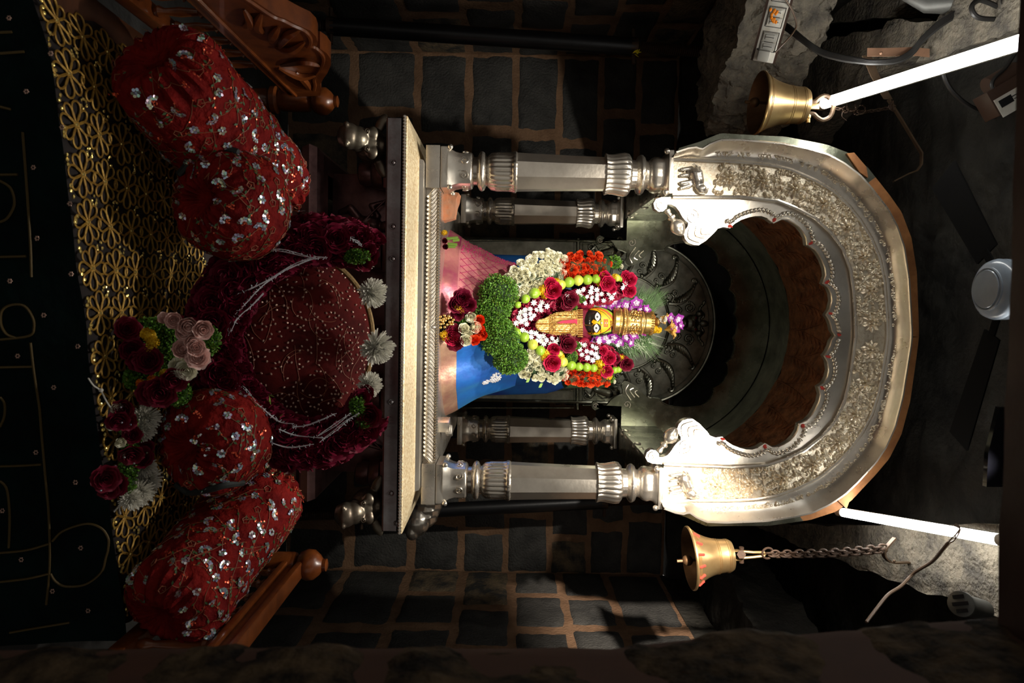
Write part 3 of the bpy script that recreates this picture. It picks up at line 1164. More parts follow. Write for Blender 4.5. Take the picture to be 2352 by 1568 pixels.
vo = vault(2.98, 3.90, COPPERD, 'embossed_vault', 'embossed copper lining')
vault(3.90, 4.30, BACKM, 'rear_vault')
mb = MB()      # leaf sprays on the copper lining
for k in range(13):
    w0 = .35+2.45*k/12
    base = V((w0, 3.86, 0))
    def VP(w, y):
        return V((X0-(RX-.006)*math.cos(w), y, ZS+(RZ-.006)*math.sin(w)))
    for bnd in (-1, 1):
        pts = [VP(w0+bnd*.11*t*t, 3.87-.5*t) for t in [j/10 for j in range(11)]]
        mb.tube(pts, [.0035*(1-.06*j) for j in range(11)], 5)
        for j in range(2, 11):
            t = j/10
            a, b = VP(w0+bnd*.11*t*t, 3.87-.5*t), VP(w0+bnd*(.11*t*t+.07), 3.83-.5*t)
            mb.tube([a, a.lerp(b, .5)+V((0, -.003, 0)), a.lerp(b, .9)], [.0015, .0035, .001], 5)
part('leaf_spray', mb, COPPERD, vo)
# side beams between front and rear columns
for sd in (-1, 1):
    mb = MB()
    mb.box((X0+sd*.70, 3.62, 2.40), (.16, 1.14, .24), bev=.006)
    mb.box((X0+sd*.655, 3.62, 2.31), (.05, 1.10, .05), bev=.01)
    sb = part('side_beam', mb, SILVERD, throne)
    mb = MB()
    for yy in (3.25, 3.62, 4.0):
        M = Matrix.Translation((X0+sd*.64, yy, 2.30)) @ Matrix.Rotation(PI/2, 4, 'X')
        mb.lathe([(.006, -.10), (.022, -.07), (.028, -.04), (.022, 0), (.010, .02), (.018, .03), (.010, .04), (.022, .06), (.02, .12), (.008, .15)], 20, M, mod=lambda w, i, z: 1+.05*abs(math.sin(w*4)))
    part('bud_moulding', mb, SILVERP, sb)
# rear arch panel
yr = 4.2
CR = [(1378, 540), (1371, 545), (1369, 553), (1374, 561), (1381, 560), (1386, 552), (1390, 544), (1398, 548), (1407, 556), (1414, 566), (1422, 573), (1432, 576), (1440, 580),
      (1440, 590), (1436, 598), (1439, 606), (1446, 611), (1456, 608), (1468, 602), (1478, 593), (1490, 582), (1501, 574), (1512, 575), (1526, 574), (1533, 566), (1545, 560), (1564, 557), (1585, 556), (1605, 558), (1622, 561), (1636, 568), (1646, 578), (1651, 592), (1650, 604), (1663, 611), (1674, 622), (1681, 640), (1680, 654), (1676, 663), (1688, 676), (1693, 695), (1692, 712), (1688, 722), (1694, 732), (1696, 744)]
mb = MB()
for sd in (-1, 1):
    inn = [H(u, v, yr) for u, v in CR]
    inn[-1].x = 0
    out = []
    for k in range(24):
        w = PI/2+(PI/2)*k/23
        out.append(V((RX*.995*math.cos(w), 0, ZS+RZ*.995*math.sin(w))))
    out += [V((-.735, 0, 2.30)), V((-.50, 0, 2.30)), V((-.50, 0, H(1400, 500, yr).z))]
    mb.prism([sx(p, yr, sd) for p in inn+out], V((0, .04, 0)))
    mb.tube([sx(p, yr, sd) for p in inn[23:]], .005, 6)
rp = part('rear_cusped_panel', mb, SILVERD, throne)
for sd in (-1, 1):
    for cu, cv, r0, turns, st in ((1451, 557, 9, 1.4, 0), (1378, 551, 6, 1.2, 0)):
        ctr = H(cu, cv, yr)
        mb = MB()
        mb.tube([sx(ctr+V(((.1+.9*j/39)*r0*.00262*math.cos(st+j/39*turns*2*PI), 0, (.1+.9*j/39)*r0*.00262*math.sin(st+j/39*turns*2*PI))), yr-.002, sd) for j in range(40)], .004, 6)
        part('volute', mb, SILVERP, rp)
    mb = MB()
    for (a, b, c_) in (((1460, 568), (1446, 588), (1452, 604)), ((1468, 575), (1456, 590), (1464, 596)), ((1478, 576), (1468, 586), (1474, 590))):
        mb.tube(spline([sx(H(*a, yr), yr-.001, sd), sx(H(*b, yr), yr-.005, sd), sx(H(*c_, yr), yr-.001, sd)], 6), .005, 6)
    part('scroll_relief', mb, SILVERP, rp)

# ================================================================== ORNATE BACK PLATE
bp = thing('ornate_back_plate', 'blackened silver back plate with acanthus scrolls behind the idol', 'back plate', (X0, 4.45, 1.307))
yp = 4.45
PK = yp/FPX


def Q(u, v, d=0):
    p = W(u, v, yp)
    return V((p.x, yp-d, p.z))


Cc = Q(1478, 742)
Ro = 182*PK*.93


def plate_pt(a, r):
    return V((Cc.x+r*math.cos(a), yp, Cc.z+r*1.0*math.sin(a)))


mb = MB()
Rx, Rz = .515, .455
poly = [V((Cc.x-Rx, yp, 1.307)), V((Cc.x-Rx, yp, Cc.z))] + [V((Cc.x-Rx*math.cos(PI*k/48), yp, Cc.z+Rz*math.sin(PI*k/48))) for k in range(49)] + [V((Cc.x+Rx, yp, 1.307))]
mb.prism(poly, V((0, .03, 0)))
part('plate', mb, BACKM, bp)
mb = MB()
arc = [V((Cc.x-Rx*math.cos(PI*k/64), yp-.006, Cc.z+Rz*math.sin(PI*k/64))) for k in range(65)]
arc = [V((Cc.x-Rx, yp-.006, 1.31))]+arc+[V((Cc.x+Rx, yp-.006, 1.31))]
mb.tube(arc, .010, 8)
arc2 = [V((Cc.x-(Rx-.035)*math.cos(PI*k/64), yp-.003, Cc.z+(Rz-.035)*math.sin(PI*k/64))) for k in range(65)]
mb.tube(arc2, .004, 6)
rx, rz = .30, .285
zi = Q(1455, 742).z-.06
ring = [V((Cc.x-rx*math.cos(PI*(k/64*1.1-.05)), yp-.006, zi+rz*math.sin(PI*(k/64*1.1-.05)))) for k in range(65)]
mb.tube(ring, .008, 8)
mb.tube([V((p.x+(p.x-Cc.x)*.05, p.y, p.z+.012)) for p in ring], .004, 6)
part('rim', mb, BACKM, bp)
mb = MB()
# lower framed panels
for (u0, u1, v0, v1) in ((1060, 1318, 552, 590), (1060, 1318, 895, 936), (1338, 1420, 560, 600), (1338, 1420, 890, 930)):
    pts = [Q(u0, v0, .004), Q(u1, v0, .004), Q(u1, v1, .004), Q(u0, v1, .004)]
    mb.tube([pts[0], pts[1], pts[2], pts[3]], .006, 6, True)
a, b = Q(1328, 548, .003), Q(1326, 940, .003)
mb.tube([a, b], .012, 6)
part('frame_moulding', mb, SILVERD, bp)
# acanthus scrolls
for sd in (-1, 1):
    for k in range(6):
        w = PI/2+sd*(.42+.37*k)
        base = V((Cc.x+(rx+.02)*math.cos(w), yp, zi+(rz+.02)*math.sin(w)))
        rad = V((math.cos(w), 0, math.sin(w)))
        tn = V((-math.sin(w)*-sd, 0, math.cos(w)*-sd))
        mb = MB()
        L = .20
        pts = [base+rad*(L*t)+tn*(.05*math.sin(t*PI*1.0)-.045*t)+V((0, -.012, 0)) for t in [j/12 for j in range(13)]]
        # curl at the tip
        tip = pts[-1]
        ctr = tip-tn*.022
        pts += [ctr+tn*(.022*math.cos(a)*(1-.09*j))+rad*(.022*math.sin(a)*(1-.09*j))+V((0, -.012, 0))*0 for j, a in enumerate([.5*j for j in range(1, 10)])]
        mb.tube(pts, [.013*(1-.025*j) for j in range(len(pts))], 7)
        for j in range(2, 12):
            p = pts[j]
            d = (rad*.7-tn).normalized()
            ln = .050*math.sin(PI*j/13)+.012
            mb.tube([p, p+d*ln*.5+V((0, -.008, 0)), p+d*ln+rad*.012], [.007, .009, .003], 6)
        for rr, off in ((.020, .06), (.014, .015)):
            c0 = base+rad*off-tn*.045+V((0, -.008, 0))
            mb.tube([c0+tn*(rr*math.cos(.55*j)*(1-.06*j))+rad*(rr*math.sin(.55*j)*(1-.06*j)) for j in range(14)], .0065, 6)
        mb.ell(base-tn*.02+V((0, -.01, 0)), (.014, .012, .014))
        part('acanthus_scroll', mb, BACKM, bp)
# lion mask at the crown of the plate
mb = MB()
mc = Q(1585, 742, .02)
def E(x, z, r, d=0): mb.ell(mc+V((x, -d, z)), r, None, 12, 8)
E(0, 0, (.055, .035, .050))
E(0, -.045, (.035, .035, .022), .012)
for sd in (-1, 1):
    E(sd*.036, .022, (.022, .02, .020), .02)
    E(sd*.062, .055, (.020, .015, .022))
    for j in range(14):
        a = .5*j
        mb.ell(mc+V((sd*(.10+.035*math.cos(a)*(1-.05*j)), .01, -.01+.035*math.sin(a)*(1-.05*j))), .009, None, 8, 6)
    for j in range(10):
        mb.ell(mc+V((sd*(.03+.012*j), .008, .07+.014*math.sin(j*.9))), .010, None, 8, 6)
    for j in range(12):
        mb.ell(mc+V((sd*(.07+.010*j), .008, -.07-.006*j+.016*math.sin(j*.8))), .010, None, 8, 6)
E(0, .085, (.022, .014, .03))
o = part('lion_mask', mb, BACKM, bp)
remesh(o, .004, 2)
mb = MB()
for sd in (-1, 1):
    mb.ell(mc+V((sd*.036, -.042, .022)), .008, None, 10, 8)
part('eye', mb, C_MAR, o)
# pointed petal ring around the idol's crown
mb = MB()
for k in range(17):
    w = PI*(k/16*1.25-.125)
    rad = V((math.cos(w), 0, math.sin(w)))
    tn = V((-math.sin(w), 0, math.cos(w)))
    c0 = V((Cc.x, yp-.004, zi-.02))+rad*.165
    mb.add([c0-tn*.026, c0+tn*.026, c0+tn*.022+rad*.035, c0+rad*.075, c0-tn*.022+rad*.035, c0+rad*.025+V((0, -.024, 0))], [(0, 1, 5), (1, 2, 5), (2, 3, 5), (3, 4, 5), (4, 0, 5)])
part('petal_ring', mb, BACKM, bp)
# little lions on the shoulders
for sd in (-1, 1):
    mb = MB()
    c0 = Q(1380, 742, .015)
    def q(x, z): return V((Cc.x+sd*x, yp-.018, c0.z+z))
    limb(mb, q(.43, -.02), q(.45, .06), .026, .032)
    mb.ell(q(.44, .105), (.03, .025, .03))
    limb(mb, q(.42, -.02), q(.48, -.055), .018, .012)
    limb(mb, q(.48, -.055), q(.44, -.09), .012, .010)
    limb(mb, q(.44, .05), q(.395, .03), .014, .010)
    limb(mb, q(.46, -.03), q(.495, .03), .006, .006)
    limb(mb, q(.495, .03), q(.47, .09), .006, .006)
    o = part('lion_relief', mb, BACKM, bp)
    remesh(o, .004, 3)


# ================================================================== IDOL
def Yf(u):
    return 3.10+.30*(u-1050)/450


def G(u, v, d=0.0):
    return W(u, v, Yf(u)-d)


YI = 3.62
idol = thing('deity_idol', 'small black stone idol with yellow painted forehead and tall gold crown', 'idol', (X0, YI, 1.305))
mb = MB()


def body(a, b):
    w = 2*PI*a
    z = 1.305+.70*b
    k = 1-.10*b-.35*max(0, b-.75)**1.0*2
    rp_ = 1+.03*math.sin(w*9+b*4)
    return V((X0+.375*k*rp_*math.cos(w), YI+.20*k*rp_*math.sin(w), z))


mb.grid(body, 64, 14, cu=True)
part('sari_drape', mb, BLUED, idol, 'dark blue silk behind the flowers')


def fan(a0, a1, nm, m, mb_m, label):
    apex = V((X0, 3.42, 1.60))
    def P(a, b):
        w = a0+(a1-a0)*a
        # b: 0 at the foot, 1 near the apex
        foot = V((X0+.455*math.sin(w), 3.46-.41*math.cos(w), 1.296))
        topp = V((X0+.30*math.sin(w), 3.50-.24*math.cos(w), 1.69-.05*abs(math.sin(w))))
        p = foot.lerp(topp, b)
        rp = .010*math.sin(w*11)*(1-b*.6)+.012*nz((w*2.5, b*2, 0), 1.4)
        out = V((math.sin(w), -math.cos(w), 0))
        return p+out*(rp+.035*math.sin(PI*b)*-.4)
    mb = MB()
    mb.grid(lambda a, b: P(a, .2+.8*b), 60, 24)
    o = part(nm, mb, m, idol, label)
    mb = MB()
    mb.grid(lambda a, b: P(a, .2*b)+V((math.sin(a0+(a1-a0)*a), -math.cos(a0+(a1-a0)*a), 0))*.002, 60, 6)
    part('woven_border', mb, mb_m, o, 'gold brocade hem')
    return o, P


pk, PP = fan(math.radians(-92), math.radians(-6), 'pink_sari', PINK, ZARIP, 'pink brocade cloth')
bl, BP = fan(math.radians(3), math.radians(88), 'blue_sari', BLUE, ZARI, 'bright blue silk cloth')
mb = MB()


def onfan(P, a, b, off=.002):
    p = P(a, b)
    d = (p-V((X0, 3.5, p.z)))
    return p+d.normalized()*off


for i in range(-6, 12):      # lattice lines
    for sl in (1, -1):
        pts = []
        for j in range(40):
            b = .22+.75*j/39
            a = (.36+.07*i+sl*(b-.22)*.5) if sl > 0 else (.36+.07*i-(b-.22)*.5+.3)
            if .42 < a < .98:
                pts.append(onfan(PP, a, b))
        if len(pts) > 3:
            mb.tube(pts, .0011, 4)
for k in range(420):
    a, b = R(.03, .42), R(.22, .98)
    q = onfan(PP, a, b, .0012)
    mb.ell(q, .0022 if k % 3 else .0034, None, 5, 4)
part('woven_pattern', mb, PINKL, pk, 'magenta woven lattice and dots')
mb = MB()
e0 = None


def blp(u, v):
    best = None
    for i in range(41):
        for j in range(41):
            p = BP(i/40, j/40)
            c = (p-CAM).normalized()
            d = ray(u, v).normalized()
            e = (c-d).length
            if best is None or e < best[0]:
                best = (e, i/40, j/40)
    return best[1], best[2]


a_, b_ = blp(1140, 868)
a2, b2 = blp(1117, 876)
for k in range(46):
    r_, w = math.sqrt(R(0, 1)), R(0, 2*PI)
    mb.ell(onfan(BP, a_+.066*r_*math.cos(w), b_+.058*r_*math.sin(w)), .006, None, 6, 4)
for k in range(30):
    r_, w = math.sqrt(R(0, 1)), R(0, 2*PI)
    mb.ell(onfan(BP, a2+.04*r_*math.cos(w), b2+.042*r_*math.sin(w)), .005, None, 6, 4)
for k in range(12):
    w = 2*PI*k/12
    mb.ell(onfan(BP, a_+.074*math.cos(w), b_+.066*math.sin(w)), .006, None, 6, 4)
part('woven_motif', mb, ZTHR, bl, 'silver woven bird and medallion')
# neck and shoulders behind the flowers
mb = MB()
mb.ell(G(1290, 742, -.16), (.17, .10, .17), None, 20, 12)
part('torso', mb, C_DMR, idol, 'dark petals behind the garlands')
# --- head
YH = 3.335
hc = W(1374, 739, YH+.05)
hr = V((.074, .062, .098))
mb = MB()


def headf(a, b):
    w = 2*PI*a
    t = PI*b-PI/2
    ct = math.cos(t)
    x, y, z = hr.x*ct*math.cos(w), hr.y*ct*math.sin(w), hr.z*math.sin(t)
    k = 1-.12*max(0, -math.sin(t))**2
    p = V((x*k, y, z))
    # brow and nose relief on the front (-y)
    if y < 0:
        p.y -= .012*math.exp(-((x/.013)**2+((z+.020)/.022)**2))
        p.y -= .004*math.exp(-((x/.04)**2+((z+.052)/.008)**2))
        p.y += .004*math.exp(-((x/.03)**2+((z+.044)/.005)**2))
    return hc+p


mb.grid(headf, 96, 64, cu=True)
head = part('head', mb, IDOL, idol, 'glossy black stone face')


def onhead(u, v, off=.001):
    d = ray(u, v)
    p = CAM+d*((hc.y-.04-CAM.y)/d.y)
    for _ in range(4):
        x, z = (p.x-hc.x)/hr.x, (p.z-hc.z)/hr.z
        q = 1-min(.995, x*x+z*z)
        y = hc.y-hr.y*math.sqrt(q)
        p = CAM+d*((y-CAM.y)/d.y)
    x, z = p.x-hc.x, p.z-hc.z
    bump = .012*math.exp(-((x/.013)**2+((z+.020)/.022)**2))
    return p+V((0, -off-bump, 0))


def patch(mb, poly, off, n=26, m=12):
    """poly in pixels: strips along u"""
    us = [p[0] for p in poly]
    u0, u1 = min(us)+.05, max(us)-.05
    rows = []
    for i in range(n+1):
        u = u0+(u1-u0)*i/n
        xs = []
        for k in range(len(poly)):
            (a, b), (c, d) = poly[k-1], poly[k]
            if (a > u) != (c > u):
                xs.append(b+(d-b)*(u-a)/(c-a))
        xs.sort()
        rows.append((u, xs))
    for (ua, xa), (ub, xb) in zip(rows, rows[1:]):
        for k in range(0, min(len(xa), len(xb))-1, 2):
            vs = []
            for u, x0, x1 in ((ua, xa[k], xa[k+1]), (ub, xb[k], xb[k+1])):
                for j in range(m+1):
                    vs.append(onhead(u, x0+(x1-x0)*j/m, off))
            mb.add(vs, [(j, j+1, m+2+j, m+1+j) for j in range(m)])


def K8(pts):
    return [(1200+x/5.88, 660+y/5.88) for x, y in pts]


OUT = K8([(930, 262), (1060, 268), (1150, 300), (1220, 350), (1262, 400), (1285, 470), (1262, 540), (1210, 590), (1120, 620), (1000, 645), (860, 640), (835, 618), (930, 640), (1040, 620), (1120, 590), (1180, 540), (1215, 470), (1170, 400), (1110, 340), (1040, 300), (960, 285), (850, 290), (850, 275)])
mb = MB()
patch(mb, OUT, .0012)
part('green_band', mb, P_GRN, head, 'green painted outer band')
OUT2 = K8([(940, 270), (1050, 276), (1140, 315), (1205, 370), (1240, 430), (1258, 470), (1240, 520), (1195, 570), (1110, 608), (1000, 632), (860, 632), (1040, 612), (1120, 575), (1170, 520), (1205, 470), (1165, 400), (1090, 330), (960, 285)])
mb = MB()
patch(mb, OUT2, .0020)
part('orange_band', mb, P_ORG, head, 'orange painted band')
YEL = K8([(925, 468), (955, 432), (975, 442), (1000, 450), (1030, 440), (1052, 415), (1058, 385), (1045, 345), (1010, 318), (960, 305), (850, 298), (845, 288), (960, 282), (1060, 300), (1130, 340), (1180, 390), (1215, 440), (1228, 472), (1212, 510), (1170, 560), (1110, 600), (1040, 625), (960, 635), (840, 620), (835, 605), (960, 612), (1020, 600), (1050, 570), (1056, 540), (1046, 505), (1025, 492), (990, 488), (962, 500), (938, 515), (955, 490)])
mb = MB()
patch(mb, YEL, .0030, 40)
part('yellow_forehead', mb, P_YEL, head, 'yellow turmeric forehead')
mb = MB()
for pts in ([(1010, 300), (1090, 335), (1150, 385), (1185, 430)], [(1040, 628), (1110, 605), (1170, 558), (1200, 520)]):
    mb.tube([onhead(*q, .004) for q in K8(pts)], .0016, 5)
part('painted_brow', mb, P_BLK, head, 'thin black brow lines')
for nm, cu, cv in (('left', 1010, 396), ('right', 995, 548)):
    mb = MB()
    cx, cy = K8([(cu, cv)])[0]
    alm = [(cx+(6.4 if k < 15 else -5.6)*(1-t*t), cy+10.6*t) for k, t in [(k, -1+2*k/14) if k < 15 else (k, 1-2*(k-14)/14) for k in range(28)]]
    big = [(cx+(u-cx)*1.28+1.0, cy+(v-cy)*1.12) for u, v in alm]
    patch(mb, big, .0036, 14, 8)
    eo = part('eye_outline', mb, P_BLK, head)
    mb = MB()
    patch(mb, alm, .0046, 14, 8)
    part('eye', mb, P_WHI, head, '%s white painted eye' % nm)
    mb = MB()
    patch(mb, [(cx+2.6*math.sin(a), cy+2.6*math.cos(a)) for a in [2*PI*k/16 for k in range(16)]], .0056, 8, 5)
    part('pupil', mb, GREYM, head)
    mb = MB()
    for k in range(14):
        a = 2*PI*k/14
        mb.ell(onhead(cx+3.9*math.sin(a), cy+5.6*math.cos(a), .0052), .0011, None, 6, 4)
    part('eye_dots', mb, GOLDD, head)
mb = MB()
for dv in (-40, 0, 45):
    a, b = K8([(1100, 478+dv), (1150, 478+dv)])
    mb.tube([onhead(*a, .0042), onhead(*b, .0042)], .0020, 6)
for x in (1103, 1125, 1148):
    pts = K8([(x, 430+j*10) for j in range(11)])
    mb.tube([onhead(*q, .0042) for q in pts], .0020, 6)
part('tilak_mark', mb, P_RED, head, 'red barred forehead mark')
mb = MB()
for x, y, r in ((1068, 478, .0040), (1115, 480, .0028), (1142, 480, .0028)):
    mb.ell(onhead(*K8([(x, y)])[0], .005), (r, .002, r), None, 10, 6)
part('white_dots', mb, P_WHI, head)
mb = MB()
c0 = K8([(1212, 482)])[0]
for k in range(30):
    a, r_ = R(0, 6.28), math.sqrt(R(0, 1))*6
    mb.ell(onhead(c0[0]+r_*math.cos(a), c0[1]+r_*math.sin(a)*1.2, .006), .0026, None, 6, 4)
part('forehead_jewel', mb, GOLDD, head)
mb = MB()
pts = [onhead(*q, .005) for q in K8([(800, 502), (840, 505), (880, 508), (925, 514)])]
mb.tube(pts, .0016, 6)
for t in (0, .35, .5):
    mb.ell(pts[0].lerp(pts[-1], t), .0034, None, 8, 6)
part('nose_ornament', mb, GOLD, head, 'fine gold chain hanging from the nose')
# --- crown
ca, cb = W(1411, 737, YH+.045), W(1499, 742.5, YH+.045)
cq = (cb-ca).normalized().to_track_quat('Z', 'Y').to_matrix().to_4x4()
CM = Matrix.Translation(ca) @ cq
CL = (cb-ca).length
mb = MB()
mb.lathe([(.058, -.012), (.064, -.006), (.066, 0), (.064, .006), (.066, .012), (.064, .018), (.062, .030), (.066, .036), (.067, .046), (.063, .052), (.060, .058), (.058, .08), (.056, .10), (.054, .12), (.0565, .124), (.0565, .132), (.054, .136), (.054, .142), (.057, .146), (.056, .154), (.052, CL), (.02, CL+.004)], 64, CM)
crown = part('crown', mb, GOLD, idol, 'tall gold crown')
for z, r, n, s_ in ((.041, .067, 40, .0042), (.0535, .064, 40, .0036), (.134, .056, 40, .003), (.024, .064, 46, .0028)):
    mb = MB()
    for k in range(n):
        w = 2*PI*k/n
        mb.ell(CM @ V((r*math.cos(w), r*math.sin(w), z)), s_, None, 6, 4)
    part('bead_ring', mb, GOLD, crown)
mb = MB()
for k in range(30):
    w = 2*PI*k/30
    mb.ell(CM @ V((.056*math.cos(w), .056*math.sin(w), CL-.008)), (.004, .004, .009), cq.to_3x3(), 6, 5)
part('leaf_crest', mb, GOLD, crown)
mb = MB()
for k in range(9):
    w = 2*PI*k/9
    for j in range(5):
        a = j*1.256
        mb.ell(CM @ V((.0585*math.cos(w+.14*math.cos(a)), .0585*math.sin(w+.14*math.cos(a)), .092+.016*math.sin(a))), (.006, .006, .006), None, 7, 5)
    mb.ell(CM @ V((.060*math.cos(w), .060*math.sin(w), .092)), .006, None, 7, 5)
    for j in range(6):
        mb.ell(CM @ V((.057*math.cos(w+.30), .057*math.sin(w+.30), .068+.010*j)), .0045, None, 6, 4)
part('crown_relief', mb, GOLD, crown)
mb = MB()
FM = Matrix.Translation(W(1500, 740, YH+.045)) @ (W(1524, 737, YH+.045)-W(1500, 740, YH+.045)).normalized().to_track_quat('Z', 'Y').to_matrix().to_4x4()
mb.lathe([(.012, 0), (.008, .006), (.016, .010), (.021, .017), (.021, .024), (.014, .030), (.007, .034), (.009, .040), (.004, .048), (.001, .056)], 36, FM, mod=lambda w, i, z: 1+.08*abs(math.sin(w*7)))
part('crown_finial', mb, GOLDD, crown)
# --- choker and breast ornament
mb = MB()
for k in range(5):
    u = 1327+k*2.6
    pts = [W(u, 711+62*j/12, YH+.0-.035*math.sin(PI*j/12)) for j in range(13)]
    mb.tube(pts, .0028, 6)
    for p in pts[::1]:
        mb.ell(p+V((0, -.002, 0)), .0034, None, 6, 4)
part('choker', mb, GOLD, idol, 'beaded gold choker')
SH = K8([(180, 500), (215, 440), (300, 420), (345, 395), (440, 345), (560, 325), (690, 310), (740, 330), (745, 480), (745, 600), (700, 655), (560, 640), (440, 640), (340, 615), (240, 590), (195, 550)])


def chest(u, v, off=0):
    t = (u-1230)/100
    y = Yf(u)-.045-.012*math.sin(PI*max(0, min(1, (v-708)/65)))
    p = W(u, v, y-off)
    return p


mb = MB()
poly = [chest(u, v) for u, v in SH]
mb.prism(poly, V((0, .02, 0)))
bre = part('breast_ornament', mb, GOLDD, idol, 'gold breast ornament of many fine chains')
mb = MB()
for i in range(26):
    v = 715+2.0*i+R(-.3, .3)
    us = [u for u in [1231+k*1.0 for k in range(95)] if inside((u, v), SH)]
    if len(us) > 6 and not (731 < v < 741):
        mb.tube([chest(u, v+R(-.25, .25), .008+.002*math.sin(u*.5+i)) for u in us[::4]], .0019, 5)
    elif len(us) > 6:
        us = [u for u in us if u < 1274]
        mb.tube([chest(u, v+R(-.25, .25), .008) for u in us[::4]], .0019, 5)
part('gold_chain', mb, GOLD, bre)
mb = MB()
for (u, v) in fill([(1262, 722), (1277, 720), (1277, 762), (1262, 764)], 1.9, 900)+fill([(1313, 715), (1326, 712), (1326, 726), (1313, 728)], 1.8, 400)+fill([(1310, 745), (1325, 745), (1325, 768), (1310, 768)], 1.8, 500):
    mb.ell(chest(u, v, .011), .0028, None, 6, 4)
sp = spline([chest(u, v, .005) for u, v in SH], 5, True)
for p in sp[::1]:
    mb.ell(p, .0026, None, 6, 4)
part('gold_beads', mb, GOLD, bre)
mb = MB()
mb.prism([chest(u, v, .010) for u, v in K8([(460, 478), (540, 448), (700, 432), (738, 425), (742, 500), (700, 480), (560, 486)])], V((0, .003, 0)))
part('red_cloth_slit', mb, C_CRI, bre)

# ================================================================== FLOWER MESHES


def rose_mb(seed, rings, petals=True, bud=False):
    rnd = random.Random(seed)
    mb = MB()
    for ri, (n, rad, hgt, flare) in enumerate(rings):
        ph = rnd.uniform(0, 6.28)
        for k in range(n):
            a0 = ph+2*PI*k/n+rnd.uniform(-.12, .12)
            wd = (2*PI/n)*(.72 if ri > 0 else .9)
            h = hgt*rnd.uniform(.92, 1.08)
            fl = flare*rnd.uniform(.8, 1.2)
            tw = rnd.uniform(-.08, .08)
            NU, NV = 6, 6

            def P(a, b):
                s = 2*a-1
                w = a0+s*wd*(.62+.38*math.sin(PI*min(1, b*.75+.15)))
                edge = 1-.16*s*s*b
                r = rad*(.42+.58*math.sin(min(1, b*1.1)*PI/2))+fl*max(0, b-.55)**1.4*(1+.25*s*s)
                z = h*b*edge-fl*.55*max(0, b-.70)**1.2*1.6
                r *= 1+.05*math.sin(s*5+k)*b+.06*s*tw*10
                return V((r*math.cos(w), r*math.sin(w), z))
            mb.grid(P, NU, NV)
    mb.ell((0, 0, .12), (rings[-1][1]*.5, rings[-1][1]*.5, .16), None, 8, 5)
    return mb


RO = [(2, .16, .92, .02), (3, .30, .94, .08), (4, .46, .92, .18), (5, .64, .84, .32), (6, .82, .70, .48)]
RT = [(2, .16, .98, .0), (3, .28, 1.0, .04), (4, .42, 1.0, .12), (5, .56, .95, .26)]
MESH = {}


